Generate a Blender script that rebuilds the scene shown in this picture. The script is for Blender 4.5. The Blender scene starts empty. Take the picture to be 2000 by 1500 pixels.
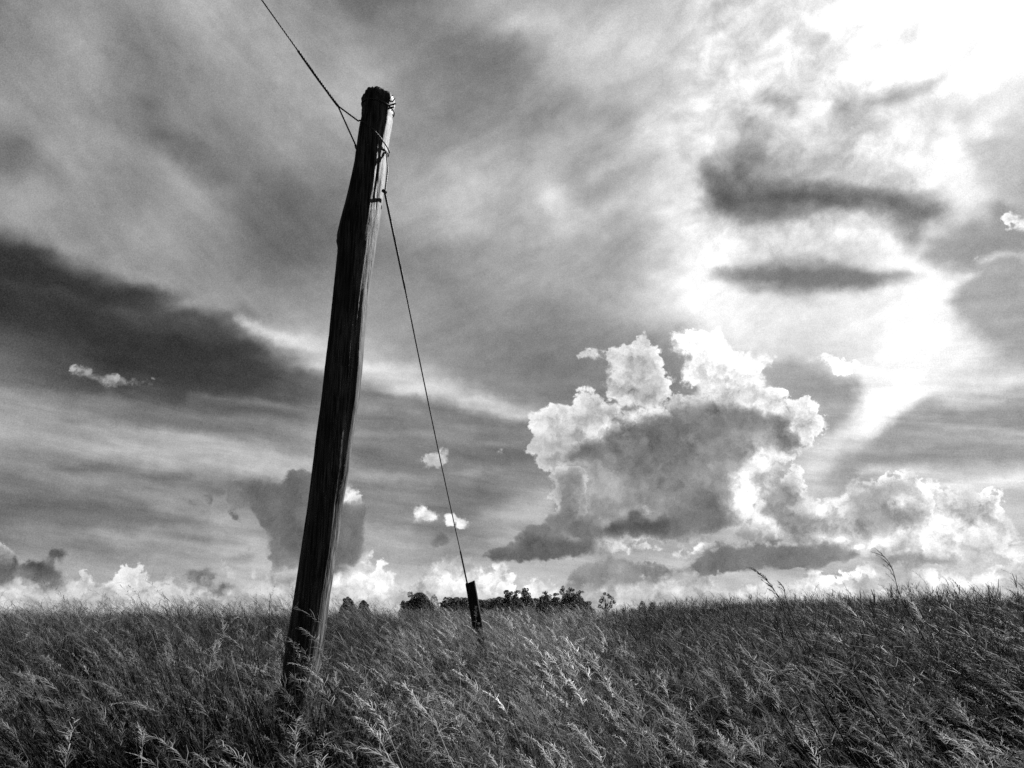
import bpy, bmesh, math, random
import numpy as np
from mathutils import Vector, Matrix, Quaternion

scene = bpy.context.scene
R = math.radians
random.seed(7)

# ------------------------------------------------------------------ camera
FPX = 1580.0                     # focal length for a 2000 px wide picture
PITCH = R(15.2)
CAM = Vector((0.0, 0.0, 1.5))
cam_data = bpy.data.cameras.new("camera")
cam = bpy.data.objects.new("camera", cam_data)
scene.collection.objects.link(cam)
cam.location = CAM
cam.rotation_euler = (R(90) + PITCH, 0, 0)
cam_data.sensor_width = 36.0
cam_data.lens = 36.0 * FPX / 2000.0
cam_data.clip_start = 0.05
cam_data.clip_end = 20000.0
scene.camera = cam

scene.view_settings.view_transform = 'Standard'
scene.view_settings.look = 'None'
EXPOSURE = 1.2                    # exposed for the field; the sky values below are set against it
scene.view_settings.exposure = EXPOSURE
scene.view_settings.gamma = 1.0
scene.view_settings.use_curve_mapping = False
scene.cycles.max_bounces = 6
scene.cycles.diffuse_bounces = 1
scene.cycles.glossy_bounces = 2
scene.cycles.transmission_bounces = 3
scene.cycles.transparent_max_bounces = 6
scene.cycles.use_denoising = False

SUN_AZ, SUN_EL = R(52.0), R(36.0)     # azimuth to the right of the view axis (+Y)
sun_data = bpy.data.lights.new("sun", 'SUN')
sun_data.energy = 5.0
sun_data.angle = R(0.53)
sun_data.color = (1.0, 1.0, 1.0)        # the photograph is black and white
sun = bpy.data.objects.new("sun", sun_data)
scene.collection.objects.link(sun)
SUN_DIR = Vector((math.sin(SUN_AZ) * math.cos(SUN_EL), math.cos(SUN_AZ) * math.cos(SUN_EL), math.sin(SUN_EL)))
sun.rotation_euler = SUN_DIR.to_track_quat('Z', 'Y').to_euler()
sun.location = (20, 10, 30)

# ------------------------------------------------------------------ sky: description of the clouds
# The clouds are described as strokes, banks and heaps over azimuth / elevation, turned into
# smooth profiles and fed to the world's nodes, where noise breaks up their edges.
AZ0, AZ1, EL0, EL1 = R(-41.0), R(41.0), R(-3.0), R(43.0)
NG = 256
_az = np.linspace(AZ0, AZ1, NG)
_el = np.linspace(EL0, EL1, NG)
EL, AZ = np.meshgrid(_el, _az, indexing='xy')          # [az index, el index]
_dx = np.sin(AZ) * np.cos(EL); _dy = np.cos(AZ) * np.cos(EL); _dz = np.sin(EL)
_f = _dy * math.cos(PITCH) + _dz * math.sin(PITCH)
_u = -_dy * math.sin(PITCH) + _dz * math.cos(PITCH)
PX = 1000 + FPX * _dx / _f                              # sketch coordinates of every direction
PY = 750 - FPX * _u / _f

rng = np.random.RandomState(11)
def vnoise(x, y, seed, octaves=4, gain=0.5):
    """smooth value noise, about -1..1"""
    out = np.zeros_like(x); amp = 1.0; tot = 0
    r = np.random.RandomState(seed)
    for o in range(octaves):
        g = r.rand(64, 64) * 2 - 1
        xi = np.floor(x).astype(int); yi = np.floor(y).astype(int)
        fx = x - xi; fy = y - yi
        fx = fx * fx * (3 - 2 * fx); fy = fy * fy * (3 - 2 * fy)
        a = g[xi % 64, yi % 64]; b = g[(xi + 1) % 64, yi % 64]
        c = g[xi % 64, (yi + 1) % 64]; d = g[(xi + 1) % 64, (yi + 1) % 64]
        out += amp * ((a * (1 - fx) + b * fx) * (1 - fy) + (c * (1 - fx) + d * fx) * fy)
        tot += amp; amp *= gain; x = x * 2.03 + 7.1; y = y * 2.03 + 3.7
    return out / tot
def streaks(ang, length, width, seed, octaves=4):
    a = R(ang); ca, sa = math.cos(a), math.sin(a)
    s = PX * ca + PY * sa; t = -PX * sa + PY * ca
    return vnoise(s / length + 20, t / width + 20, seed, octaves)
def sstep(a, b, x):
    t = np.clip((x - a) / (b - a), 0, 1)
    return t * t * (3 - 2 * t)

TONES = [  # coarse tones (display values) every 100 px of the sketch
 [140,145,150,146,165,152,150,122,132,165,185,188,192,194,214,232,250,266,276,280,285],
 [140,146,155,134,150,155,155,150,142,132,140,190,205,208,216,232,240,256,268,275,280],
 [150,150,142,136,145,150,160,178,142,140,142,156,168,198,225,215,225,218,228,255,262],
 [122,146,156,128,132,136,146,152,156,160,160,160,172,212,235,215,212,218,238,255,200],
 [150,150,146,150,150,124,120,140,168,172,165,176,180,222,215,205,205,205,215,220,180],
 [ 82,112,136,150,142,122,118,126,140,146,165,172,166,205,238,215,212,222,245,190,172],
 [ 68, 74, 95,122,144,148,150,155,150,145,145,150,165,216,240,226,228,232,250,195,172],
 [108, 84, 68, 66, 72,100,150,165,150,140,132,130,135,142,205,212,212,236,250,232,185],
 [150,140,130,112,106,108,116,130,126,138,140,130,130,140,150,160,190,235,185,160,162],
 [125,146,165,172,172,176,178,132,130,126,122,130,140,150,155,165,195,168,166,176,190],
 [118,122,126,132,150,156,152,150,146,132,155,150,150,155,160,165,172,172,182,190,186],
 [152,156,160,162,162,172,182,182,170,160,180,178,176,174,176,178,182,186,188,184,184],
 [195,198,200,205,205,208,212,215,215,208,206,205,205,205,206,208,210,210,210,210,208]]
T = np.array(TONES, float)
def catmull(tab, x, y):
    h, w = tab.shape
    x = np.clip(x, 0, w - 1.001); y = np.clip(y, 0, h - 1.001)
    xi = np.floor(x).astype(int); yi = np.floor(y).astype(int); fx = x - xi; fy = y - yi
    def wts(f): return [((-f + 2) * f - 1) * f / 2, ((3 * f - 5) * f * f + 2) / 2, ((-3 * f + 4) * f + 1) * f / 2, (f - 1) * f * f / 2]
    wx, wy = wts(fx), wts(fy); out = 0
    for j in range(4):
        row = 0
        for i in range(4):
            row = row + wx[i] * tab[np.clip(yi + j - 1, 0, h - 1), np.clip(xi + i - 1, 0, w - 1)]
        out = out + wy[j] * row
    return out

QX, QY = PX.copy(), PY.copy()
PX0, PY0 = PX, PY
PX = PX0 + vnoise(PX0 / 120 + 9, PY0 / 60 + 9, 91, 4) * 22
PY = PY0 + vnoise(PX0 / 140 + 5, PY0 / 50 + 3, 92, 4) * 15
STREAK = .72 + .55 * vnoise(PX0 / 150 + 3, PY0 / 16 + 8, 93, 4)
RAG = 1.1 * vnoise(PX0 / 70 + 3, PY0 / 26 + 8, 95, 5)
def seg_dist(pts, widths=None):
    """distance to a polyline, divided by the width there; also signed side distance"""
    best = np.full(PX.shape, 1e9)
    if widths is None: widths = [1.0] * len(pts)
    for (x0, y0), (x1, y1), w0, w1 in zip(pts[:-1], pts[1:], widths[:-1], widths[1:]):
        dx, dy = x1 - x0, y1 - y0; L = dx * dx + dy * dy
        t = np.clip(((PX - x0) * dx + (PY - y0) * dy) / L, 0, 1)
        d = np.hypot(PX - x0 - t * dx, PY - y0 - t * dy) / (w0 + (w1 - w0) * t)
        best = np.minimum(best, d)
    return best
def poly_sd(pts):
    """signed distance to a polygon, positive inside"""
    n = len(pts); best = np.full(PX.shape, 1e9); inside = np.zeros(PX.shape, bool)
    for i in range(n):
        x0, y0 = pts[i]; x1, y1 = pts[(i + 1) % n]
        dx, dy = x1 - x0, y1 - y0
        t = np.clip(((PX - x0) * dx + (PY - y0) * dy) / (dx * dx + dy * dy + 1e-9), 0, 1)
        best = np.minimum(best, np.hypot(PX - x0 - t * dx, PY - y0 - t * dy))
        c = ((y0 > PY) != (y1 > PY)) & (PX < dx * (PY - y0) / (dy + 1e-9) + x0)
        inside ^= c
    return np.where(inside, best, -best)
def lay(img, tone, op):
    return img + (tone - img) * op
def stroke(img, pts, w, tone, op=0.7, p=2.0):
    ws = w if isinstance(w, (list, tuple)) else [w] * len(pts)
    return lay(img, tone, np.clip(op * np.exp(-seg_dist(pts, ws) ** p) * STREAK, 0, 1))
def blob(img, cx, cy, rx, ry, tone, op=0.7, rot=0, p=2.0):
    a = R(rot); x = (PX - cx) * math.cos(a) + (PY - cy) * math.sin(a); y = -(PX - cx) * math.sin(a) + (PY - cy) * math.cos(a)
    return lay(img, tone, op * np.exp(-np.hypot(x / rx, y / ry) ** p))
def bank(img, pts, tone, soft, op=1.0):
    return lay(img, tone, op * sstep(-soft, soft, poly_sd(pts) + RAG * min(soft, 40)))

A = catmull(T, PX / 100.0, PY / 100.0)
# loose texture of the high cloud, following the way it is combed in each part of the sky
left = sstep(1050, 700, PX); right = 1 - left
A += left * sstep(700, 300, PY) * (streaks(38, 240, 70, 1) * 13 + streaks(60, 120, 60, 21) * 8)
A += left * sstep(600, 760, PY) * streaks(7, 420, 26, 2) * 20
A += right * sstep(560, 400, PY) * sstep(1450, 1300, PX) * (streaks(-38, 170, 48, 3) * 24 + streaks(-20, 90, 60, 31) * 10)
A += sstep(1280, 1400, PX) * sstep(400, 260, PY) * (streaks(-30, 70, 38, 4) * 46 - 4)
A += right * sstep(600, 760, PY) * sstep(1050, 900, PY) * streaks(5, 300, 28, 5) * 14
A += sstep(700, 900, PX) * sstep(380, 450, PY) * sstep(750, 650, PY) * sstep(1350, 1250, PX) * streaks(10, 160, 40, 6) * 12

A = blob(A, 960, 110, 130, 50, 118, .6, 14); A = blob(A, 850, 160, 110, 50, 132, .5, 10)
A = stroke(A, [(275, 200), (350, 275), (440, 340)], [22, 32, 22], 92, .6)
A = stroke(A, [(290, 30), (265, 120), (240, 210)], 42, 124, .5)
A = blob(A, 160, 100, 60, 100, 165, .35, 20); A = blob(A, 400, 20, 90, 50, 182, .5)
A = blob(A, 20, 310, 40, 60, 98, .5, 40); A = blob(A, 90, 345, 60, 22, 118, .5, 35)
A = blob(A, 590, 430, 150, 42, 112, .6, 14); A = blob(A, 320, 330, 60, 18, 165, .45, 38); A = blob(A, 370, 370, 80, 20, 172, .5, 40)
A = blob(A, 330, 440, 90, 30, 160, .4, 10); A = blob(A, 690, 160, 60, 45, 190, .6, 30)
A = blob(A, 560, 310, 60, 50, 165, .35); A = blob(A, 150, 270, 60, 40, 172, .4); A = blob(A, 60, 440, 90, 24, 175, .5, 22)
A = blob(A, 905, 350, 40, 40, 208, .6, -20); A = blob(A, 890, 390, 55, 30, 205, .5, 40)
A = blob(A, 1090, 390, 36, 40, 228, .75); A = blob(A, 1098, 440, 16, 22, 215, .6)
A = blob(A, 1060, 40, 60, 26, 212, .5, 20); A = blob(A, 1180, 140, 50, 28, 218, .5, -30)
A = stroke(A, [(1170, 372), (1275, 308)], 13, 150, .55); A = stroke(A, [(1165, 345), (1250, 288)], 14, 218, .5)
A = stroke(A, [(1120, 235), (1230, 215)], 26, 148, .45); A = stroke(A, [(1240, 225), (1345, 140)], 12, 190, .5)
A = stroke(A, [(1270, 250), (1400, 150)], 22, 232, .5); A = stroke(A, [(1000, 490), (1230, 475)], 12, 150, .4)
# the long dark band on the left and the bright streak over it
A = bank(A, [(-900, 300), (-300, 380), (0, 468), (150, 528), (300, 578), (440, 628), (530, 672), (560, 705), (640, 735), (640, 760),
             (500, 765), (330, 752), (200, 720), (100, 670), (0, 610), (-300, 520), (-900, 420)], 62, 62, .8)
A = bank(A, [(-600, 330), (0, 462), (150, 520), (300, 570), (450, 625), (540, 670), (500, 690), (300, 640), (0, 560), (-600, 420)], 56, 34, .55)
A = stroke(A, [(230, 600), (330, 610), (430, 640)], 14, 96, .6); A = stroke(A, [(0, 560), (160, 590), (330, 640), (480, 668)], 12, 84, .5)
A = blob(A, 130, 700, 140, 24, 100, .45, 18); A = blob(A, 30, 660, 120, 18, 92, .5, 20)
A = stroke(A, [(-40, 420), (150, 500), (330, 556), (470, 612)], 24, 178, .55)
A = stroke(A, [(470, 618), (575, 676), (660, 710), (740, 738), (850, 764), (950, 790), (1040, 806)], [4, 34, 42, 38, 31, 22, 13], 232, 1.2)
A = stroke(A, [(700, 700), (800, 730)], 22, 205, .4); A = blob(A, 505, 662, 26, 12, 150, .6, 30)
A = stroke(A, [(560, 735), (650, 752), (740, 772), (860, 796), (960, 820), (1030, 830)], [16, 16, 16, 18, 18, 14], 100, .75)
A = stroke(A, [(380, 780), (520, 790), (640, 800), (760, 802)], 9, 160, .5)
A = stroke(A, [(690, 850), (850, 858), (1040, 866)], 8, 168, .6); A = stroke(A, [(765, 768), (800, 800), (850, 842)], 6, 160, .5)
A = stroke(A, [(860, 800), (880, 830)], 5, 150, .35)
# pale lens with a firm lower edge
A = stroke(A, [(-100, 845), (150, 860), (350, 872), (500, 893), (600, 920)], [44, 40, 36, 28, 20], 184, .75)
A = stroke(A, [(480, 905), (600, 927)], 14, 208, .6)
A = stroke(A, [(110, 908), (250, 926), (380, 940), (480, 950), (560, 960)], [14, 18, 19, 18, 14], 100, .85)
A = stroke(A, [(300, 800), (430, 830), (540, 860), (600, 885)], [14, 22, 22, 16], 106, .55)
A = stroke(A, [(60, 940), (220, 958), (330, 985)], 10, 162, .6); A = stroke(A, [(300, 985), (420, 1010)], 9, 168, .5)
A = stroke(A, [(-50, 975), (130, 998), (240, 1018)], 17, 106, .65); A = stroke(A, [(140, 1030), (330, 1020), (400, 1022)], 13, 116, .6)
A = stroke(A, [(190, 1040), (330, 1056), (520, 1072)], 11, 190, .7); A = stroke(A, [(300, 1046), (350, 1052), (405, 1050)], 9, 116, .6)
A = stroke(A, [(-50, 1058), (150, 1068), (330, 1082), (500, 1086)], 9, 132, .6); A = stroke(A, [(0, 1040), (160, 1050)], 10, 175, .5)
A = stroke(A, [(420, 1000), (500, 1030), (510, 1060)], 20, 182, .6)
A = stroke(A, [(690, 925), (770, 932), (845, 942)], 9, 172, .6); A = stroke(A, [(870, 930), (910, 922), (965, 914)], 8, 178, .6)
A = stroke(A, [(700, 965), (830, 972)], 10, 158, .5); A = blob(A, 905, 938, 14, 18, 158, .5)
A = blob(A, 1030, 995, 55, 26, 196, .75, -22); A = blob(A, 1065, 990, 18, 26, 214, .7, 20); A = stroke(A, [(950, 1000), (1040, 985)], 9, 178, .5)
A = stroke(A, [(940, 1056), (990, 1062)], 5, 212, .7); A = stroke(A, [(985, 935), (1060, 950)], 5, 168, .5)
A = stroke(A, [(840, 960), (900, 1010), (960, 1040)], 30, 124, .4); A = blob(A, 770, 1070, 90, 18, 178, .5)
# bright right side, lens clouds in front of the glow
A = stroke(A, [(1380, 300), (1375, 400), (1420, 455), (1400, 520), (1355, 570), (1375, 615)], [26, 40, 46, 44, 42, 40], 262, .85)
A = bank(A, [(1372, 345), (1400, 318), (1450, 290), (1500, 312), (1560, 335), (1650, 358), (1750, 372), (1830, 385), (1842, 410), (1806, 432),
             (1772, 470), (1738, 446), (1700, 402), (1600, 412), (1520, 436), (1455, 432), (1400, 418), (1376, 400)], 122, 36, .85)
A = blob(A, 1500, 310, 110, 40, 158, .6, 10); A = blob(A, 1680, 330, 120, 26, 178, .5, 6); A = blob(A, 1420, 350, 46, 50, 128, .6)
A = blob(A, 1440, 395, 70, 30, 92, .5, -10); A = blob(A, 1600, 385, 120, 18, 96, .5, -2); A = blob(A, 1740, 395, 70, 18, 100, .5, 10)
A = stroke(A, [(1385, 340), (1440, 385), (1540, 395), (1660, 380), (1760, 392), (1835, 410)], [26, 40, 30, 24, 30, 22], 100, .6); A = blob(A, 1770, 440, 36, 30, 116, .6, 30)
A = blob(A, 1395, 430, 34, 22, 215, .75, 20); A = blob(A, 1480, 330, 40, 14, 160, .4, 20)
A = blob(A, 1520, 205, 40, 20, 130, .6, 20); A = blob(A, 1680, 205, 60, 14, 150, .5, -20); A = stroke(A, [(1740, 190), (1800, 170), (1835, 145)], [12, 14, 10], 165, .75)
A = blob(A, 1560, 120, 40, 16, 205, .4, 30); A = blob(A, 1600, 280, 60, 26, 215, .4)
A = stroke(A, [(1470, 470), (1600, 452), (1700, 470)], 16, 222, .6)
A = blob(A, 1600, 250, 50, 22, 176, .4, -10); A = blob(A, 1490, 245, 36, 16, 165, .4, 10); A = blob(A, 1750, 235, 40, 14, 178, .4, -30)
A = stroke(A, [(1690, 425), (1740, 470), (1790, 520), (1830, 560)], [14, 20, 24, 26], 264, .9)
A = bank(A, [(1398, 533), (1450, 517), (1550, 509), (1650, 511), (1750, 524), (1800, 537), (1740, 552), (1650, 571), (1580, 571), (1500, 557), (1430, 549)], 122, 20, .95)
A = bank(A, [(1870, 262), (1930, 250), (2010, 190), (2200, 150), (2200, 400), (1990, 402), (1920, 392), (1890, 350)], 184, 36, .8)
A = stroke(A, [(1740, 300), (1800, 310), (1850, 360), (1900, 400)], 34, 264, .8)
A = bank(A, [(1815, 500), (1835, 462), (1880, 446), (1960, 418), (2050, 430), (2200, 440), (2200, 540), (2000, 526), (1900, 532), (1830, 520)], 152, 28, .9)
A = stroke(A, [(1840, 420), (1950, 395), (2100, 385)], 10, 226, .6)
A = stroke(A, [(1790, 556), (1840, 548), (1895, 538)], [18, 16, 10], 264, .95)
A = bank(A, [(1848, 585), (1880, 560), (1930, 540), (2200, 520), (2200, 720), (2000, 715), (1935, 700), (1890, 655), (1862, 625)], 160, 22, .9)
A = stroke(A, [(1900, 600), (2000, 590)], 7, 195, .6); A = stroke(A, [(1930, 640), (2050, 630)], 8, 180, .6); A = stroke(A, [(1900, 570), (2000, 565)], 5, 180, .5)
A = stroke(A, [(1920, 508), (2100, 504)], 5, 235, .8)
A = stroke(A, [(1820, 565), (1828, 640), (1800, 700), (1760, 770), (1700, 815), (1640, 850)], [30, 42, 60, 52, 34, 18], 266, .95)
A = stroke(A, [(1850, 700), (1900, 700), (1930, 690)], 20, 252, .7)
A = bank(A, [(1612, 962), (1650, 900), (1740, 822), (1800, 775), (1900, 800), (2200, 800), (2200, 905), (1960, 912), (1800, 922), (1700, 912)], 158, 15, .95)
A = stroke(A, [(1760, 812), (1830, 808)], 7, 188, .7); A = stroke(A, [(1820, 830), (2050, 838)], 4, 195, .7); A = stroke(A, [(1780, 850), (2050, 862)], 4, 186, .5)
A = stroke(A, [(1780, 880), (1900, 890)], 8, 178, .5)
A = stroke(A, [(1840, 742), (1930, 745), (2100, 735)], 15, 250, .85); A = stroke(A, [(1830, 775), (1950, 780), (2100, 772)], 8, 205, .7)
A = stroke(A, [(1690, 915), (1790, 932), (1900, 940), (2200, 930)], [8, 15, 17, 19], 246, .9)
A = bank(A, [(1490, 735), (1540, 702), (1600, 716), (1640, 735), (1690, 735), (1672, 790), (1640, 835), (1612, 832), (1585, 775), (1535, 770)], 158, 16, .85)
A = bank(A, [(1440, 1000), (1560, 960), (1700, 960), (2200, 1020), (2200, 1120), (1300, 1120), (1380, 1060)], 200, 40, .6)
A = stroke(A, [(1660, 835), (1620, 880), (1598, 930), (1590, 965)], [14, 22, 26, 30], 228, .7)
A = stroke(A, [(1620, 880), (1570, 930)], 14, 240, .5)

PX, PY = PX0, PY0; STREAK = 1.0
# ---- heaps: background tone field M (signed distance) and their own tone B
M = np.full(PX.shape, -60.0); M2 = M.copy(); B = np.full(PX.shape, 190.0); RIM = np.full(PX.shape, 190.0)
def heap(pts, core, rim, rw=18, grow=0.0, top_only=True, front=False):
    """a cumulus: pale or bright along its sunlit edge, grey in its depth"""
    global M, M2, B, RIM
    ys = [p[1] for p in pts]; y0, y1 = min(ys), max(ys)
    sd = poly_sd(pts) + grow + (7 if y1 - y0 > 60 else 5)
    low = sstep(y0 + (y1 - y0) * .6, y1 - (y1 - y0) * .1, PY) if top_only else 0.0
    edge = .55 * np.exp(-np.clip(sd, 0, None) / (rw * 1.6)) * (1 - .9 * low)
    t = core + (rim - core) * edge
    B = B + (t - B) * sstep(-9, 5, sd)
    RIM = RIM + (core + (rim - core) * (1 - .9 * low) - RIM) * sstep(-30, 0, sd)
    if front: M2 = np.maximum(M2, sd); M = np.maximum(M, sd - 6)
    else: M = np.maximum(M, sd); M2 = np.minimum(M2, np.where(sd > -20, -sd - 6, 60))
# haze of small heaps along the horizon
def puff_row(x0, x1, y, h, n, core, rim, seed, front=False, wide=1.0):
    r = random.Random(seed)
    for i in range(n):
        cx = x0 + (x1 - x0) * (i + r.random()) / n; w = r.uniform(16, 46) * wide; hh = h * r.uniform(.4, 1.1)
        pts = []
        for k in range(9):
            a = math.pi * k / 8
            pts.append((cx + w * math.cos(a) * r.uniform(.8, 1.2), y - hh * math.sin(a) * r.uniform(.75, 1.2)))
        heap(pts + [(cx - w, y + 12), (cx + w, y + 12)], core + r.uniform(-15, 10), rim + r.uniform(-15, 5), 10, front=front)
puff_row(-200, 560, 1160, 54, 18, 176, 240, 1)
puff_row(640, 1000, 1168, 70, 13, 214, 256, 2)
puff_row(980, 1320, 1176, 56, 11, 220, 256, 3)
puff_row(1300, 2200, 1178, 60, 22, 196, 262, 4)
puff_row(-300, 700, 1186, 40, 24, 205, 232, 5)
# left corner group
heap([(-60, 1140), (-60, 1066), (5, 1062), (30, 1088), (34, 1105), (70, 1100), (104, 1096), (112, 1116), (128, 1136)], 150, 214, 12)
heap([(-60, 1142), (-40, 1110), (20, 1106), (60, 1112), (95, 1105), (112, 1122), (95, 1138), (40, 1140)], 112, 130, 12)
heap([(24, 1098), (34, 1090), (44, 1102), (40, 1108), (26, 1106)], 88, 92, 8); heap([(48, 1102), (56, 1090), (72, 1092), (80, 1104), (54, 1106)], 84, 90, 8)
heap([(98, 1072), (122, 1066), (142, 1074), (132, 1096), (126, 1106), (114, 1090), (98, 1088)], 98, 104, 6, top_only=False)
heap([(30, 1148), (60, 1141), (110, 1143), (70, 1152)], 120, 130, 6)
heap([(268, 1120), (285, 1106), (298, 1112), (296, 1130), (280, 1142), (266, 1138)], 205, 225, 8)
heap([(330, 1112), (345, 1110), (352, 1126), (345, 1138), (330, 1130)], 205, 225, 8)
heap([(436, 1124), (440, 1096), (447, 1084), (455, 1100), (466, 1118), (460, 1130), (446, 1132)], 222, 236, 8)
heap([(410, 1112), (428, 1112), (440, 1128), (430, 1140), (412, 1130)], 232, 240, 8)
heap([(352, 1118), (364, 1107), (380, 1110), (396, 1118), (410, 1106), (424, 1118), (434, 1130), (424, 1142), (398, 1146), (376, 1140), (356, 1132)], 116, 122, 6, top_only=False)
heap([(350, 1150), (370, 1144), (400, 1150), (440, 1142), (446, 1152), (420, 1160), (372, 1160)], 116, 120, 6, top_only=False)
heap([(480, 1120), (492, 1112), (504, 1116), (500, 1132), (486, 1134)], 140, 150, 6, top_only=False)
# grey tower behind the pole
heap([(436, 948), (470, 940), (505, 934), (522, 938), (548, 940), (556, 926), (590, 922), (640, 924), (690, 950), (706, 985), (716, 1010), (708, 1040),
      (708, 1066), (726, 1082), (712, 1104), (690, 1116), (668, 1110), (640, 1120), (590, 1110), (560, 1108), (533, 1116), (526, 1096), (520, 1070), (526, 1056),
      (520, 1036), (505, 1010), (492, 990), (462, 996), (446, 975)], 112, 122, 10, top_only=False)
heap([(440, 1005), (460, 1000), (480, 1018), (474, 1028), (452, 1016)], 104, 108, 5, top_only=False)
heap([(362, 978), (376, 982), (378, 992), (364, 988)], 104, 106, 5, top_only=False); heap([(394, 968), (416, 958), (412, 988), (402, 986)], 104, 106, 5, top_only=False)
heap([(384, 998), (402, 998), (404, 1008), (390, 1006)], 104, 106, 5, top_only=False); heap([(480, 1078), (496, 1070), (498, 1076), (484, 1080)], 120, 122, 4, top_only=False)
heap([(510, 1134), (540, 1118), (575, 1112), (580, 1130), (540, 1136)], 140, 190, 8)
heap([(672, 968), (680, 953), (694, 956), (700, 966), (686, 972)], 225, 240, 6)
heap([(690, 1160), (692, 1130), (706, 1112), (722, 1100), (730, 1090), (748, 1094), (752, 1108), (762, 1120), (776, 1110), (778, 1136), (772, 1165)], 222, 256, 16)
heap([(738, 1140), (745, 1120), (760, 1124), (764, 1150)], 160, 190, 8, top_only=False)
# small fair weather scraps
heap([(136, 720), (160, 712), (180, 716), (200, 732), (240, 738), (262, 746), (304, 750), (296, 758), (262, 754), (240, 760), (214, 762), (188, 748), (160, 728)], 150, 172, 8)
heap([(826, 912), (830, 896), (862, 876), (884, 872), (890, 884), (878, 900), (866, 914), (846, 922)], 172, 196, 8)
heap([(802, 1004), (806, 994), (824, 990), (840, 996), (846, 1008), (856, 1018), (840, 1026), (818, 1022)], 225, 250, 10)
heap([(860, 1010), (876, 1006), (886, 1010), (918, 1014), (906, 1022), (880, 1028), (866, 1020)], 210, 228, 6)
heap([(852, 1046), (862, 1038), (876, 1054), (874, 1070), (856, 1070), (850, 1058)], 122, 126, 5, top_only=False)
heap([(810, 1102), (828, 1098), (832, 1108), (816, 1112)], 132, 134, 4, top_only=False)
heap([(962, 884), (980, 874), (988, 880), (972, 888)], 165, 178, 4); heap([(870, 1100), (872, 1086), (886, 1090), (904, 1090), (906, 1102), (888, 1106)], 232, 248, 6)
heap([(868, 1120), (866, 1106), (890, 1100), (912, 1090), (926, 1098), (920, 1130), (900, 1140)], 168, 196, 8)
# the big heap: upper lit clumps
heap([(1132, 690), (1140, 680), (1158, 684), (1176, 690), (1162, 702), (1140, 700)], 200, 225, 6)
heap([(1176, 700), (1196, 676), (1225, 664), (1248, 660), (1268, 668), (1290, 690), (1300, 720), (1306, 752), (1300, 790), (1270, 800), (1230, 790),
      (1190, 785), (1176, 752), (1184, 730)], 196, 256, 24, top_only=False)
heap([(1235, 660), (1250, 645), (1266, 650), (1258, 666)], 200, 225, 6)
heap([(1306, 655), (1322, 644), (1345, 648), (1360, 652), (1380, 645), (1402, 640), (1424, 662), (1440, 690), (1462, 690), (1490, 680), (1512, 690), (1500, 718), (1482, 746),
      (1520, 750), (1530, 768), (1515, 790), (1440, 790), (1384, 776), (1330, 744), (1330, 720), (1340, 700), (1314, 680)], 262, 262, 20, top_only=False)
heap([(1580, 690), (1620, 690), (1660, 700), (1700, 720), (1650, 732), (1612, 726)], 262, 264, 20, top_only=False)
# main body
heap([(1038, 812), (1050, 800), (1078, 788), (1100, 792), (1122, 784), (1130, 754), (1142, 752), (1160, 770), (1185, 786), (1230, 800), (1290, 792), (1330, 768), (1362, 768),
      (1385, 764), (1420, 776), (1470, 762), (1520, 782), (1548, 790), (1560, 778), (1580, 774), (1596, 782), (1606, 810), (1616, 838), (1600, 852), (1570, 880), (1530, 910),
      (1505, 950), (1470, 985), (1455, 1030), (1420, 1050), (1330, 1058), (1240, 1052), (1200, 1060), (1075, 1042), (1068, 1020), (1084, 990), (1070, 970), (1076, 940),
      (1062, 920), (1050, 900), (1040, 872), (1050, 850), (1040, 836)], 121, 258, 11)
sdm = poly_sd([(1062, 815), (1085, 795), (1130, 770), (1160, 780), (1235, 800), (1200, 830), (1160, 850), (1120, 870), (1080, 872)])
B = lay(B, 206, .75 * sstep(-24, 20, sdm))
B = blob(B, 1110, 830, 50, 40, 212, .5); B = stroke(B, [(1130, 775), (1180, 795), (1240, 806), (1300, 800)], [16, 16, 14, 8], 262, .9)
B = stroke(B, [(1300, 800), (1340, 772), (1390, 766)], 8, 250, .8); B = blob(B, 1330, 785, 26, 10, 150, .5); B = stroke(B, [(1440, 775), (1480, 790), (1530, 800)], 15, 256, .8)
B = blob(B, 1340, 812, 40, 14, 158, .5); B = blob(B, 1400, 812, 60, 26, 104, .5); B = blob(B, 1180, 850, 60, 40, 120, .5, 40)
B = blob(B, 1260, 850, 90, 50, 106, .5); B = blob(B, 1270, 730, 50, 30, 165, .5, 20); B = blob(B, 1265, 770, 22, 20, 128, .6); B = blob(B, 1230, 690, 40, 20, 222, .5)
B = blob(B, 1580, 810, 28, 40, 250, .75, -20); B = blob(B, 1562, 812, 14, 26, 150, .5, -20); B = blob(B, 1600, 845, 40, 14, 264, .8)
B = blob(B, 1570, 850, 20, 22, 262, .7, 30); B = blob(B, 1540, 830, 30, 26, 115, .6)
B = blob(B, 1470, 880, 60, 36, 190, .6, -40); B = blob(B, 1485, 900, 46, 26, 256, .75, -40); B = blob(B, 1500, 880, 18, 14, 150, .6); B = blob(B, 1440, 870, 50, 40, 150, .4)
B = blob(B, 1440, 960, 34, 40, 215, .6, -50); B = blob(B, 1460, 965, 28, 36, 262, .85, 40); B = blob(B, 1400, 930, 60, 70, 104, .5, 20)
B = blob(B, 1110, 920, 46, 20, 190, .5, -20); B = blob(B, 1135, 915, 12, 8, 240, .8); B = blob(B, 1075, 928, 12, 8, 235, .8, -30); B = blob(B, 1105, 905, 16, 6, 220, .7)
B = blob(B, 1180, 930, 18, 24, 160, .5, 10); B = blob(B, 1270, 945, 40, 20, 150, .4); B = blob(B, 1120, 990, 46, 40, 132, .6); B = blob(B, 1300, 985, 30, 26, 142, .4)
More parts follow.
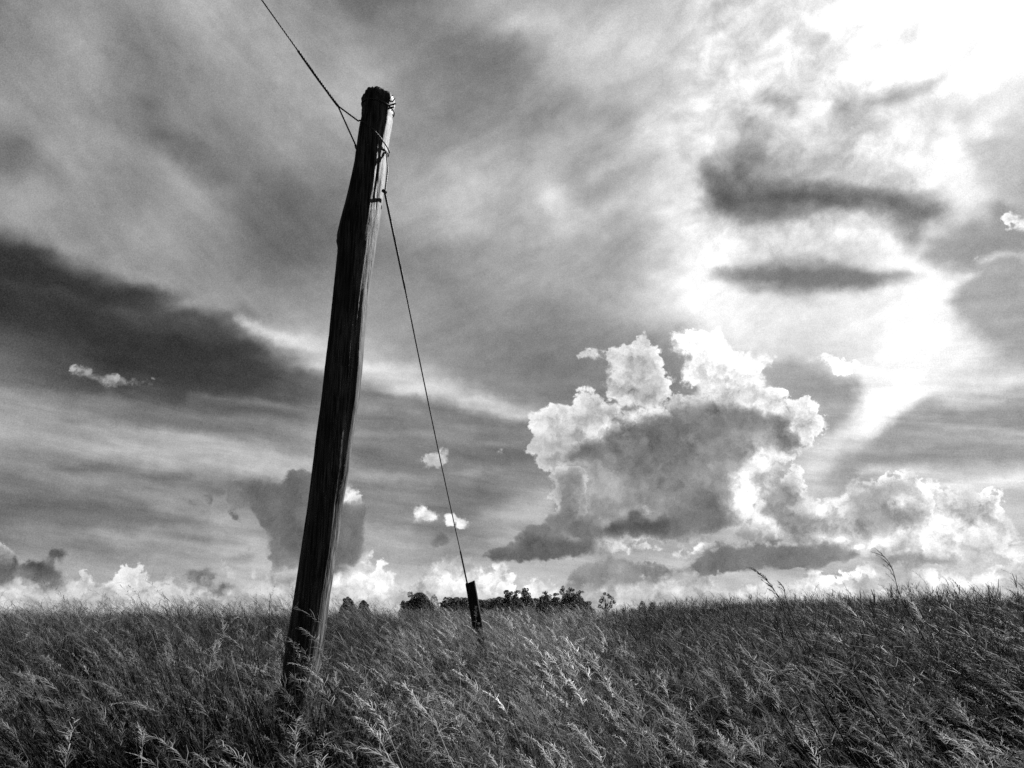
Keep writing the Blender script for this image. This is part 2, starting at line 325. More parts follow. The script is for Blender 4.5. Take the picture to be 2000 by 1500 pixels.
B = stroke(B, [(1180, 905), (1230, 880), (1295, 892)], 17, 152, .5); B = stroke(B, [(1310, 965), (1370, 940), (1415, 895)], 18, 146, .5); B = stroke(B, [(1130, 955), (1190, 960), (1240, 985)], 15, 152, .5); B = stroke(B, [(1250, 830), (1320, 845), (1390, 835)], 14, 138, .4)
B = blob(B, 1200, 990, 40, 36, 150, .4); B = blob(B, 1250, 1005, 34, 12, 256, .9); B = blob(B, 1185, 1025, 14, 10, 225, .6)
heap([(1182, 1034), (1226, 1024), (1232, 1004), (1246, 1002), (1256, 1020), (1300, 1018), (1296, 1038), (1240, 1044)], 100, 112, 5, top_only=False)
# lit shoulders standing in front of the big heap
heap([(1038, 812), (1050, 800), (1078, 788), (1100, 792), (1122, 784), (1130, 754), (1142, 752), (1160, 770), (1185, 786), (1230, 800), (1236, 812), (1200, 830), (1160, 850),
      (1120, 866), (1090, 880), (1060, 884), (1040, 872), (1050, 850), (1040, 836)], 178, 258, 16, front=True)
B = blob(B, 1100, 835, 40, 30, 205, .5); B = blob(B, 1135, 848, 14, 10, 130, .6); B = blob(B, 1065, 860, 30, 20, 165, .6)
heap([(1548, 790), (1560, 778), (1580, 774), (1596, 782), (1606, 810), (1618, 838), (1602, 852), (1580, 868), (1566, 880), (1560, 850), (1548, 840), (1556, 820)], 236, 264, 18, front=True, top_only=False)
B = blob(B, 1562, 812, 10, 20, 150, .6, -20)
heap([(1070, 926), (1082, 914), (1106, 908), (1130, 912), (1146, 922), (1150, 960), (1140, 1000), (1100, 1040), (1070, 1024), (1084, 990), (1070, 968), (1076, 940)], 122, 222, 7, front=True)
heap([(1484, 905), (1500, 888), (1520, 880), (1534, 890), (1520, 905), (1500, 916)], 262, 264, 12, top_only=False)
# a broken row of small bright heaps, nearer ones in front, all along the horizon
puff_row(1120, 1420, 1166, 40, 8, 172, 264, 12, True)
puff_row(1690, 2120, 1128, 34, 8, 170, 264, 13, False, .8)
puff_row(1380, 2120, 1168, 40, 13, 170, 266, 14, True, .9)
puff_row(700, 1000, 1162, 46, 8, 188, 264, 15, True, .8)
puff_row(-120, 560, 1166, 34, 12, 176, 232, 16, True, .6)
# low shelf, left foot of the big heap
heap([(938, 1084), (980, 1068), (1010, 1058), (1036, 1028), (1052, 1030), (1064, 1024), (1076, 1030), (1100, 1046), (1150, 1050), (1200, 1060), (1230, 1056), (1260, 1075), (1200, 1084), (1120, 1090), (1030, 1094)], 104, 140, 8, front=True)
B = blob(B, 1070, 1045, 26, 20, 140, .5); B = stroke(B, [(1200, 1078), (1260, 1066), (1290, 1070)], 9, 225, .8)
heap([(1180, 1074), (1230, 1062), (1262, 1060), (1300, 1070), (1250, 1080), (1200, 1082)], 200, 236, 8)
heap([(1096, 1136), (1130, 1104), (1190, 1090), (1240, 1098), (1290, 1104), (1330, 1116), (1300, 1126), (1240, 1130), (1180, 1144), (1130, 1142)], 136, 156, 8)
heap([(1290, 1096), (1330, 1078), (1370, 1060), (1420, 1058), (1440, 1066), (1380, 1082), (1340, 1100)], 226, 258, 8)
# heaps at the lower right: tower, dome, clump, front row
heap([(1455, 1010), (1480, 960), (1530, 940), (1600, 975), (1700, 940), (1800, 945), (1870, 960), (1940, 965), (1950, 1000), (1990, 1040), (2060, 1036), (2200, 1040), (2200, 1092), (1950, 1092), (1850, 1104),
      (1700, 1100), (1560, 1062), (1470, 1056)], 196, 240, 14)
B = blob(B, 1620, 1050, 50, 30, 178, .6); B = blob(B, 1780, 1070, 60, 20, 172, .5); B = blob(B, 1900, 1085, 50, 14, 235, .6)
heap([(1470, 985), (1480, 955), (1500, 944), (1530, 932), (1536, 918), (1552, 903), (1562, 912), (1562, 930), (1572, 945), (1575, 975), (1605, 985), (1640, 975), (1680, 990), (1700, 1060),
      (1640, 1064), (1580, 1062), (1540, 1056), (1490, 1020), (1462, 1000)], 156, 264, 12)
B = blob(B, 1500, 958, 26, 16, 146, .6); B = blob(B, 1550, 965, 20, 26, 160, .5); B = blob(B, 1545, 925, 18, 14, 230, .7); B = blob(B, 1540, 1010, 50, 40, 150, .5)
B = blob(B, 1605, 992, 40, 16, 266, .95); B = stroke(B, [(1455, 940), (1452, 985), (1475, 1015), (1510, 1035)], [16, 18, 14, 10], 268, .95)
B = blob(B, 1550, 998, 22, 10, 215, .6); B = blob(B, 1580, 1050, 14, 20, 256, .8); B = blob(B, 1620, 1030, 10, 22, 262, .7)
heap([(1634, 990), (1640, 968), (1656, 950), (1662, 934), (1682, 924), (1700, 932), (1722, 935), (1748, 925), (1780, 936), (1808, 950), (1812, 966), (1846, 978), (1852, 1000), (1836, 1020),
      (1800, 1030), (1760, 1050), (1700, 1062), (1650, 1060), (1640, 1030)], 160, 268, 10, front=True)
B = blob(B, 1700, 975, 50, 40, 158, .6); B = blob(B, 1690, 1010, 40, 30, 158, .6); B = stroke(B, [(1745, 985), (1760, 970), (1780, 975), (1800, 985), (1830, 1000)], [8, 12, 14, 14, 10], 264, .9)
B = blob(B, 1795, 1005, 34, 22, 150, .7, 20); B = stroke(B, [(1790, 960), (1820, 985), (1846, 1000)], 16, 266, .9); B = blob(B, 1730, 1035, 50, 14, 205, .6)
heap([(1840, 962), (1862, 952), (1880, 962), (1888, 968), (1900, 975), (1904, 960), (1916, 952), (1935, 956), (1948, 953), (1952, 980), (1946, 996), (1926, 1006), (1918, 1022),
      (1896, 1026), (1870, 1012), (1850, 1010)], 215, 268, 16)
B = blob(B, 1884, 985, 10, 26, 165, .7); B = blob(B, 1905, 990, 18, 16, 178, .6, -30)
heap([(1960, 976), (1972, 970), (1968, 980)], 230, 250, 5)
heap([(1662, 1078), (1690, 1062), (1724, 1056), (1770, 1044), (1800, 1040), (1830, 1018), (1856, 1010), (1890, 1026), (1910, 1034), (1944, 1036), (1952, 1060), (1946, 1076), (1910, 1090),
      (1880, 1098), (1820, 1090), (1780, 1086), (1700, 1092)], 222, 268, 14, front=True)
B = blob(B, 1760, 1062, 34, 10, 130, .85, -24); B = blob(B, 1720, 1085, 40, 12, 165, .7); B = blob(B, 1820, 1065, 30, 16, 190, .6); B = blob(B, 1925, 1066, 24, 14, 168, .7); B = blob(B, 1850, 1080, 30, 10, 190, .6)
heap([(1955, 1052), (1966, 1042), (1990, 1038), (2010, 1044), (2200, 1040), (2200, 1070), (2000, 1066), (1984, 1072), (1970, 1060)], 196, 262, 8)
heap([(1425, 1040), (1440, 1026), (1470, 1028), (1490, 1044), (1480, 1056), (1440, 1058)], 158, 240, 9, front=True, top_only=False)
heap([(1494, 1056), (1506, 1038), (1520, 1046), (1544, 1058), (1520, 1062)], 226, 264, 6, front=True)
heap([(1588, 1064), (1604, 1050), (1630, 1058), (1650, 1054), (1640, 1068)], 240, 262, 6)
# dark flat bank near the horizon on the right
heap([(1310, 1120), (1345, 1100), (1380, 1080), (1420, 1062), (1500, 1062), (1570, 1066), (1640, 1070), (1676, 1082), (1660, 1098), (1600, 1106), (1520, 1113), (1420, 1118)], 122, 136, 8, front=True)
heap([(1690, 1096), (1740, 1086), (1800, 1092), (1880, 1100), (1840, 1106), (1760, 1104), (1690, 1108)], 148, 156, 8, front=True)
heap([(1826, 1150), (1850, 1126), (1900, 1108), (2000, 1092), (2200, 1080), (2200, 1150), (1960, 1154), (1880, 1152)], 176, 186, 8)
heap([(1606, 1140), (1640, 1124), (1690, 1116), (1706, 1126), (1680, 1142), (1640, 1146)], 250, 262, 8, top_only=False)
heap([(1630, 1146), (1680, 1132), (1700, 1136), (1680, 1148)], 172, 184, 6, top_only=False)
heap([(1855, 1138), (1872, 1126), (1890, 1136)], 250, 262, 5, front=True); heap([(1815, 1140), (1826, 1124), (1842, 1138)], 240, 262, 5, front=True)
heap([(1912, 1130), (1950, 1114), (1952, 1124), (1925, 1138)], 220, 240, 5, front=True)
heap([(1870, 1062), (1900, 1046), (1950, 1050), (2000, 1040), (2200, 1030), (2200, 1098), (2000, 1096), (1900, 1094)], 178, 258, 9, front=True)
heap([(1940, 1110), (1975, 1086), (2020, 1080), (2200, 1080), (2200, 1128), (2000, 1126)], 190, 258, 9)
heap([(1962, 436), (1980, 418), (2006, 416), (2060, 420), (2060, 446), (1966, 446)], 246, 262, 6); heap([(1911, 512), (1916, 498), (1922, 504), (1928, 510)], 240, 255, 4)
heap([(1620, 528), (1624, 510), (1630, 524), (1626, 532)], 240, 255, 4)

# profiles of the two tone fields and the heap mask, display values to 0..1
mapA = A / 255.0; mapB = B / 255.0; mapM = np.clip(M, -40, 40) / 40.0; mapM2 = np.clip(M2, -40, 40) / 40.0; mapR = RIM / 255.0
def terms(F, rank):
    mean = F.mean()
    U, S, V = np.linalg.svd(F - mean, full_matrices=False)
    out = []
    for k in range(rank):
        u = U[:, k]; v = V[k]; mu = np.abs(u).max(); mv = np.abs(v).max()
        out.append((u / mu, v / mv, S[k] * mu * mv))
    return mean, out

# ------------------------------------------------------------------ sky: world nodes
world = bpy.data.worlds.new("World"); scene.world = world
world.use_nodes = True
wt = world.node_tree; wt.nodes.clear()
SKY_STRENGTH = 0.1
class G:
    """tiny helper to write node maths as functions"""
    def __init__(s, tree): s.t = tree
    def val(s, sock, v):
        if isinstance(v, (int, float)): sock.default_value = v
        else: s.t.links.new(v, sock)
    def m(s, op, a, b=0.0, c=0.0, clamp=False):
        n = s.t.nodes.new('ShaderNodeMath'); n.operation = op; n.use_clamp = clamp
        s.val(n.inputs[0], a); s.val(n.inputs[1], b); s.val(n.inputs[2], c)
        return n.outputs[0]
    def ramp(s, x, a, b, c=0.0, d=1.0):
        n = s.t.nodes.new('ShaderNodeMapRange'); n.interpolation_type = 'SMOOTHSTEP'
        s.val(n.inputs[0], x); s.val(n.inputs['From Min'], a); s.val(n.inputs['From Max'], b)
        n.inputs['To Min'].default_value = c; n.inputs['To Max'].default_value = d
        return n.outputs[0]
    def mix(s, f, a, b):
        d = s.m('SUBTRACT', b, a); return s.m('MULTIPLY_ADD', d, f, a)
    def noise(s, vec, scale, detail=4.0, rough=0.5, lac=2.0, dist=0.0):
        n = s.t.nodes.new('ShaderNodeTexNoise'); n.inputs['Scale'].default_value = scale
        n.inputs['Detail'].default_value = detail; n.inputs['Roughness'].default_value = rough
        n.inputs['Lacunarity'].default_value = lac; n.inputs['Distortion'].default_value = dist
        s.t.links.new(vec, n.inputs['Vector'])
        return n
    def xyz(s, v):
        n = s.t.nodes.new('ShaderNodeSeparateXYZ'); s.t.links.new(v, n.inputs[0]); return n.outputs
    def curve(s, x, ys):
        n = s.t.nodes.new('ShaderNodeFloatCurve')
        mp = n.mapping; mp.use_clip = False; mp.extend = 'HORIZONTAL'
        c = mp.curves[0]
        N = len(ys)
        c.points[0].location = (0.0, float(ys[0])); c.points[1].location = (1.0, float(ys[-1]))
        for i in range(1, N - 1): c.points.new(i / (N - 1), float(ys[i]))
        for p in c.points: p.handle_type = 'VECTOR'
        mp.update()
        s.t.links.new(x, n.inputs['Value'])
        return n.outputs[0]
g = G(wt)
tc = wt.nodes.new('ShaderNodeTexCoord')
D = tc.outputs['Generated']
dx, dy, dz = g.xyz(D)
az = g.m('ARCTAN2', dx, dy)
el = g.m('ARCSINE', dz)
def curve3(vec, three):
    n = wt.nodes.new('ShaderNodeRGBCurve'); mp = n.mapping; mp.use_clip = False; mp.extend = 'HORIZONTAL'
    for c, ys in zip(mp.curves, three):
        N = len(ys)
        c.points[0].location = (0.0, float(ys[0])); c.points[1].location = (1.0, float(ys[-1]))
        for i in range(1, N - 1): c.points.new(i / (N - 1), float(ys[i]))
        for p in c.points: p.handle_type = 'VECTOR'
    mp.update()
    wt.links.new(vec, n.inputs['Color'])
    return n.outputs[0]
def triple(x):
    n = wt.nodes.new('ShaderNodeCombineColor')
    for i in range(3): wt.links.new(x, n.inputs[i])
    return n.outputs[0]
def cmix(kind, a, b):
    n = wt.nodes.new('ShaderNodeMix'); n.data_type = 'RGBA'; n.blend_type = kind; n.clamp_result = False; n.clamp_factor = False
    n.inputs[0].default_value = 1.0
    for sock, v in ((n.inputs[6], a), (n.inputs[7], b)):
        if isinstance(v, tuple): sock.default_value = v + (1.0,)
        else: wt.links.new(v, sock)
    return n.outputs[2]
def place(azs, els):
    u = g.m('DIVIDE', g.m('SUBTRACT', azs, AZ0), AZ1 - AZ0, clamp=True)
    v = g.m('DIVIDE', g.m('SUBTRACT', els, EL0), EL1 - EL0, clamp=True)
    return triple(u), triple(v)
def field(F, rank, uv):
    """smooth tone field: a sum of profiles over azimuth times profiles over elevation, three at a time"""
    mean, tt = terms(F, rank)
    acc = None
    for k in range(0, rank, 3):
        t3 = tt[k:k + 3]
        a = curve3(uv[0], [t[0] * t[2] for t in t3]); b = curve3(uv[1], [t[1] for t in t3])
        ab = cmix('MULTIPLY', a, b)
        acc = cmix('ADD', ab, (0.0, 0.0, 0.0) if acc is None else acc)
    n = wt.nodes.new('ShaderNodeSeparateColor'); wt.links.new(acc, n.inputs[0]); x, y, z = n.outputs
    return g.m('ADD', g.m('ADD', x, float(mean)), g.m('ADD', y, z))
# high cloud: soft, slightly combed
nA = g.noise(D, 16.0, 5.0, 0.55); ax, ay, aza = g.xyz(nA.outputs['Color'])
n2 = g.noise(D, 70.0, 6.0, 0.62); b2x, b2y, b2z = g.xyz(n2.outputs['Color'])
def combed(ang, lon, wid, detail, rough):
    """noise drawn out along a direction across the sky"""
    ca, sa = math.cos(R(ang)), math.sin(R(ang))
    s_ = g.m('ADD', g.m('MULTIPLY', az, ca * lon), g.m('MULTIPLY', el, sa * lon)); t_ = g.m('ADD', g.m('MULTIPLY', az, -sa * wid), g.m('MULTIPLY', el, ca * wid))
    c = wt.nodes.new('ShaderNodeCombineXYZ'); wt.links.new(s_, c.inputs[0]); wt.links.new(t_, c.inputs[1])
    return g.noise(c.outputs[0], 1.0, detail, rough, 2.0, .35).outputs['Fac']
low = combed(-7, 7, 46, 6, .6); high = combed(24, 9, 26, 6, .62); lft = combed(-34, 7, 24, 5, .6)
hi_w = g.ramp(el, R(12), R(20)); le_w = g.ramp(az, R(-4), R(-16))
comb = g.mix(hi_w, low, g.mix(le_w, high, lft))
azA = g.m('MULTIPLY_ADD', g.m('SUBTRACT', b2x, .5), R(.7), g.m('MULTIPLY_ADD', g.m('SUBTRACT', ax, .5), R(2.0), az))
elA = g.m('MULTIPLY_ADD', g.m('SUBTRACT', b2y, .5), R(.5), g.m('MULTIPLY_ADD', g.m('SUBTRACT', ay, .5), R(1.3), el))
fA = field(mapA, 54, place(azA, elA))
fR = field(mapR, 15, place(az, el))
crisp = g.ramp(fR, .45, .85, .55, 1.0)
# heaps: crinkled edges
n1 = g.noise(D, 26.0, 2.0, 0.5)
b1x, b1y, b1z = g.xyz(n1.outputs['Color'])
azB = g.m('MULTIPLY_ADD', crisp, g.m('MULTIPLY_ADD', g.m('SUBTRACT', b2x, .5), R(1.5), g.m('MULTIPLY', g.m('SUBTRACT', b1x, .5), R(1.5))), az)
elB = g.m('MULTIPLY_ADD', crisp, g.m('MULTIPLY_ADD', g.m('SUBTRACT', b2y, .5), R(1.3), g.m('MULTIPLY', g.m('SUBTRACT', b1y, .5), R(1.2))), el)
uvB = place(azB, elB)
fB = field(mapB, 66, uvB)
fM = field(mapM, 60, uvB)
fM2 = field(mapM2, 39, uvB)
# billows inside the heaps
vor = wt.nodes.new('ShaderNodeTexVoronoi'); vor.feature = 'F1'
vor.inputs['Scale'].default_value = 60.0; vor.inputs['Detail'].default_value = 1.0
wrp = wt.nodes.new('ShaderNodeVectorMath'); wrp.operation = 'MULTIPLY_ADD'
wt.links.new(n2.outputs['Color'], wrp.inputs[0]); wrp.inputs[1].default_value = (.03, .03, .03); wt.links.new(D, wrp.inputs[2])
wt.links.new(wrp.outputs[0], vor.inputs['Vector'])
bil = g.m('SUBTRACT', .42, vor.outputs['Distance'])
# relief: the same billows looked up a little way towards the sun
tow = wt.nodes.new('ShaderNodeVectorMath'); tow.operation = 'MULTIPLY_ADD'
tow.inputs[0].default_value = SUN_DIR; tow.inputs[1].default_value = (.010, .010, .010); wt.links.new(wrp.outputs[0], tow.inputs[2])
rl0 = g.noise(wrp.outputs[0], 38.0, 3.5, 0.55); rl1 = g.noise(tow.outputs[0], 38.0, 3.5, 0.55)
relief = g.m('SUBTRACT', rl0.outputs['Fac'], rl1.outputs['Fac'])
tow2 = wt.nodes.new('ShaderNodeVectorMath'); tow2.operation = 'ADD'; wt.links.new(wrp.outputs[0], tow2.inputs[0]); tow2.inputs[1].default_value = SUN_DIR * .028
rb0 = g.noise(wrp.outputs[0], 15.0, 2.0, 0.5); rb1 = g.noise(tow2.outputs[0], 15.0, 2.0, 0.5)
broad = g.m('SUBTRACT', rb0.outputs['Fac'], rb1.outputs['Fac'])
bright = g.ramp(fB, .45, .95)
mott = g.m('ADD', g.m('MULTIPLY', g.m('SUBTRACT', b2z, .5), .75), g.m('ADD', g.m('MULTIPLY', bil, .18), g.m('MULTIPLY', relief, 1.5)))
toneB = g.m('ADD', g.m('MULTIPLY', g.m('MULTIPLY', broad, crisp), .5), g.m('MULTIPLY_ADD', mott, g.m('MULTIPLY_ADD', bright, .44, .09), fB))
rag = g.m('MULTIPLY', g.m('SUBTRACT', b2z, .5), .7)
soft = g.m('MULTIPLY_ADD', g.ramp(b1z, .42, .62), .28, .09)
def over(below, fMx):
    raw = g.m('MULTIPLY_ADD', g.m('MULTIPLY_ADD', bil, .35, rag), crisp, fMx)
    mask = g.ramp(raw, -.05, soft)
    fade = g.m('POWER', 2.718, g.m('MULTIPLY', g.m('MAXIMUM', raw, 0.0), -2.6))
    lit = g.m('MULTIPLY', fade, g.m('MULTIPLY_ADD', relief, 2.4, .85, clamp=True))
    t = g.mix(lit, toneB, g.m('MAXIMUM', fR, toneB))
    return g.mix(mask, below, t)
mot_w = g.m('MULTIPLY', g.m('MULTIPLY', g.ramp(az, R(9), R(17)), g.ramp(az, R(34), R(27))), g.ramp(el, R(20), R(25)))
mot = g.noise(D, 26.0, 6.0, .6, 2.0, .4).outputs['Fac']
low_amp = g.m('MULTIPLY_ADD', hi_w, -.5, 1.15)
texA = g.m('ADD', g.m('MULTIPLY', g.m('MULTIPLY', g.m('SUBTRACT', mot, .5), mot_w), 1.75), g.m('ADD', g.m('MULTIPLY', g.m('SUBTRACT', b2z, .5), .32), g.m('ADD', g.m('MULTIPLY', g.m('SUBTRACT', aza, .5), .22), g.m('MULTIPLY', g.m('SUBTRACT', comb, .5), low_amp))))
fA = g.m('MULTIPLY_ADD', texA, g.m('MULTIPLY_ADD', fA, .42, .03), fA)
tone = over(fA, fM)
tone = over(tone, fM2)
# unseen sky: thin broken cloud, darkened to cut fill light, paler towards the sun
sd_ = wt.nodes.new('ShaderNodeVectorMath'); sd_.operation = 'DOT_PRODUCT'; wt.links.new(D, sd_.inputs[0]); sd_.inputs[1].default_value = SUN_DIR
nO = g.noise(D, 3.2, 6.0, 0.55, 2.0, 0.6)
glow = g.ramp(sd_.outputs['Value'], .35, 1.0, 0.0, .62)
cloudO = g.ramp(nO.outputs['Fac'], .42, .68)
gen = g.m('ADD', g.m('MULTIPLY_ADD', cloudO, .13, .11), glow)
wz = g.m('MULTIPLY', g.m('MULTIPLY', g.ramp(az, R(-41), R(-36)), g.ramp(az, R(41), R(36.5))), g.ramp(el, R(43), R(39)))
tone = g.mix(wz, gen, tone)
ng = g.noise(D, 900.0, 1.0, 0.5)
tone = g.m('ADD', tone, g.m('MULTIPLY', g.m('SUBTRACT', ng.outputs['Fac'], .5), .17))
tone = g.m('MULTIPLY_ADD', tone, 1.09, -.05)
lin = g.m('MULTIPLY', g.m('POWER', g.m('MAXIMUM', tone, .02), 2.2), 2.0 ** -EXPOSURE)
# clear air behind the cloud: the physical sky, seen in black and white through a red filter
sky = wt.nodes.new('ShaderNodeTexSky'); sky.sky_type = 'NISHITA'; sky.sun_disc = False
sky.sun_elevation = SUN_EL; sky.sun_rotation = SUN_AZ
sky.air_density = 1.0; sky.dust_density = 1.0
sep = wt.nodes.new('ShaderNodeSeparateColor'); wt.links.new(sky.outputs[0], sep.inputs[0])
clear = g.m('MULTIPLY', sep.outputs[0], SKY_STRENGTH * .25)   # red filter, and dimmed further to keep the shaded pole dark
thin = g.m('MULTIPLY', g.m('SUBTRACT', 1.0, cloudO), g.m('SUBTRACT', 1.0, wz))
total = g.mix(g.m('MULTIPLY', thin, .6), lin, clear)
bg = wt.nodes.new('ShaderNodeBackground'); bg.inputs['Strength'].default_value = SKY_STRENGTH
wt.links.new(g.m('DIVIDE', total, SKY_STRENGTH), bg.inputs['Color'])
wo = wt.nodes.new('ShaderNodeOutputWorld'); wt.links.new(bg.outputs[0], wo.inputs['Surface'])
world.cycles.sampling_method = 'MANUAL'; world.cycles.sample_map_resolution = 512

# ------------------------------------------------------------------ helpers
def at(px, py, Y):
    """world point seen at a sketch position, at forward distance Y"""
    x = (px - 1000) / FPX; u = (750 - py) / FPX
    d = Vector((x, math.cos(PITCH) - u * math.sin(PITCH), math.sin(PITCH) + u * math.cos(PITCH)))
    return CAM + d * (Y / d.y)
def depth(p):
    v = p - CAM
    return v.y * math.cos(PITCH) + v.z * math.sin(PITCH)
def obj(name, me, mat=None, parent=None):
    o = bpy.data.objects.new(name, me); scene.collection.objects.link(o)
    if mat is not None and not me.materials: me.materials.append(mat)
    if parent is not None: o.parent = parent
    return o
def mesh(name, verts, faces, smooth=False):
    me = bpy.data.meshes.new(name); me.from_pydata([tuple(v) for v in verts], [], faces); me.update()
    if smooth:
        me.polygons.foreach_set('use_smooth', [True] * len(me.polygons))
    return me
def thing(name, loc, label, cat, group=None):
    o = bpy.data.objects.new(name, None); scene.collection.objects.link(o); o.location = loc
    o.empty_display_size = .1
    o['label'] = label; o['category'] = cat
    if group: o['group'] = group
    return o
def tube(path, radii, n=10, closed=False, cap=True):
    """verts and faces of a tube along a path"""
    V, F = [], []
    m = len(path); prev = None
    for i, p in enumerate(path):
        if closed: t = (path[(i + 1) % m] - path[i - 1]).normalized()
        else: t = (path[min(i + 1, m - 1)] - path[max(i - 1, 0)]).normalized()
        if prev is None:
            a = t.orthogonal().normalized()
        else:
            a = (prev - t * prev.dot(t)).normalized()
        prev = a; b = t.cross(a)
        r = radii[i] if isinstance(radii, (list, tuple)) else radii
        for k in range(n):
            an = 2 * math.pi * k / n
            V.append(p + a * (r * math.cos(an)) + b * (r * math.sin(an)))
    for i in range(m if closed else m - 1):
        for k in range(n):
            j = (i + 1) % m
            F.append((i * n + k, i * n + (k + 1) % n, j * n + (k + 1) % n, j * n + k))
    if cap and not closed:
        F.append(tuple(reversed(range(n)))); F.append(tuple((m - 1) * n + k for k in range(n)))
    return V, F
def rope(path, rad, strands=3, pitch=.05, steps_per=8, n=5):
    """twisted strands laid along a polyline"""
    V, F = [], []
    L = [0.0]
    for a, b in zip(path[:-1], path[1:]): L.append(L[-1] + (b - a).length)
    tot = L[-1]; N = max(3, int(tot / pitch * steps_per))
    pts = []
    for i in range(N + 1):
        s = tot * i / N; k = 0
        while k < len(L) - 2 and L[k + 1] < s: k += 1
        f = (s - L[k]) / max(1e-6, L[k + 1] - L[k]); pts.append((path[k].lerp(path[k + 1], f), s))
    for st in range(strands):
        pp = []
        a = None
        for i, (p, s) in enumerate(pts):
            t = (pts[min(i + 1, N)][0] - pts[max(i - 1, 0)][0]).normalized()
            a = t.orthogonal().normalized() if a is None else (a - t * a.dot(t)).normalized()
            b = t.cross(a); an = 2 * math.pi * (s / pitch + st / strands)
            pp.append(p + (a * math.cos(an) + b * math.sin(an)) * rad * .5)
        v, f = tube(pp, rad * .55, n)
        o = len(V); V += v; F += [tuple(i + o for i in q) for q in f]
    return V, F
def join(*parts):
    V, F = [], []
    for v, f in parts:
        o = len(V); V += list(v); F += [tuple(i + o for i in q) for q in f]
    return V, F

# ------------------------------------------------------------------ materials (all grey: the photograph is black and white)
def material(name):
    m = bpy.data.materials.new(name); m.use_nodes = True
    t = m.node_tree; t.nodes.clear()
    return m, t, G(t)
def grey(t, sock_or_val, target):
    if isinstance(sock_or_val, float): target.default_value = (sock_or_val,) * 3 + (1,)
    else: t.links.new(sock_or_val, target)
def plant_material(name, base, spread, translucent, rough=.6, spec=.09):
    m, t, g_ = material(name)
    oi = t.nodes.new('ShaderNodeObjectInfo'); co = t.nodes.new('ShaderNodeTexCoord')
    nz = g_.noise(co.outputs['Object'], 14.0, 3.0, .6)
    # every tuft has its own tone: most are dull, a few bleached
    own = g_.m('MULTIPLY_ADD', g_.m('POWER', oi.outputs['Random'], 3.0), 2.3 * spread, 1.0 - .66 * spread)
    # dry and green patches, plus shade painted into the farther grass (stored as powers of two)
    at_ = t.nodes.new('ShaderNodeAttribute'); at_.attribute_type = 'INSTANCER'; at_.attribute_name = 'dry_shade'
    own = g_.m('MULTIPLY', own, g_.m('POWER', 2.0, at_.outputs['Fac']))
    f = g_.m('MULTIPLY', own, g_.m('MULTIPLY_ADD', g_.m('SUBTRACT', nz.outputs['Fac'], .5), 1.6 * spread, 1.0))
    c = g_.m('MAXIMUM', g_.m('MULTIPLY', f, base), .003)
    p = t.nodes.new('ShaderNodeBsdfPrincipled'); p.inputs['Roughness'].default_value = rough; p.inputs['Specular IOR Level'].default_value = spec
    t.links.new(c, p.inputs['Base Color'])
    tr = t.nodes.new('ShaderNodeBsdfTranslucent'); t.links.new(c, tr.inputs['Color'])
    mx = t.nodes.new('ShaderNodeMixShader'); mx.inputs[0].default_value = translucent
    t.links.new(p.outputs[0], mx.inputs[1]); t.links.new(tr.outputs[0], mx.inputs[2])
    out = t.nodes.new('ShaderNodeOutputMaterial'); t.links.new(mx.outputs[0], out.inputs['Surface'])
    return m
M_LEAF = plant_material('grass_leaf', .0065, .8, .2)
M_STEM = plant_material('grass_stem', .034, .9, .2, .5, .12)
M_HEAD = plant_material('seed_head', .155, 1.1, .42)
M_PLUME = plant_material('pale_plume', .42, .3, .45)
M_DARKHEAD = plant_material('dark_seed_head', .05, .9, .3)
M_TREELEAF = plant_material('tree_leaf', .010, .4, .03)

def wood_material(name, dark, pale, scale=1.0):
    m, t, g_ = material(name)
    co = t.nodes.new('ShaderNodeTexCoord')
    mp = t.nodes.new('ShaderNodeMapping'); mp.inputs['Scale'].default_value = (scale, scale, .05 * scale); t.links.new(co.outputs['Object'], mp.inputs[0])
    mp2 = t.nodes.new('ShaderNodeMapping'); mp2.inputs['Scale'].default_value = (scale, scale, .18 * scale); t.links.new(co.outputs['Object'], mp2.inputs[0])
    grain = g_.noise(mp.outputs[0], 90.0, 6.0, .65); crack = g_.noise(mp.outputs[0], 38.0, 3.0, .5); stain = g_.noise(mp2.outputs[0], 9.0, 4.0, .6)
    gr = g_.ramp(grain.outputs['Fac'], .35, .68); ck = g_.ramp(crack.outputs['Fac'], .30, .42); stn = g_.ramp(stain.outputs['Fac'], .35, .65)
    v = g_.mix(gr, dark, pale); v = g_.m('MULTIPLY', v, g_.m('MULTIPLY_ADD', ck, .75, .25)); v = g_.m('MULTIPLY', v, g_.m('MULTIPLY_ADD', stn, .6, .5))
    p = t.nodes.new('ShaderNodeBsdfPrincipled'); t.links.new(v, p.inputs['Base Color'])
    p.inputs['Roughness'].default_value = .55; p.inputs['Specular IOR Level'].default_value = .25
    h = g_.m('ADD', g_.m('MULTIPLY', gr, .35), ck)
    b = t.nodes.new('ShaderNodeBump'); b.inputs['Strength'].default_value = .55; b.inputs['Distance'].default_value = .006
    t.links.new(h, b.inputs['Height']); t.links.new(b.outputs[0], p.inputs['Normal'])
    out = t.nodes.new('ShaderNodeOutputMaterial'); t.links.new(p.outputs[0], out.inputs['Surface'])
    return m
M_WOOD = wood_material('weathered_pole_wood', .003, .15)
M_POST = wood_material('dark_post_wood', .012, .035, 1.4)
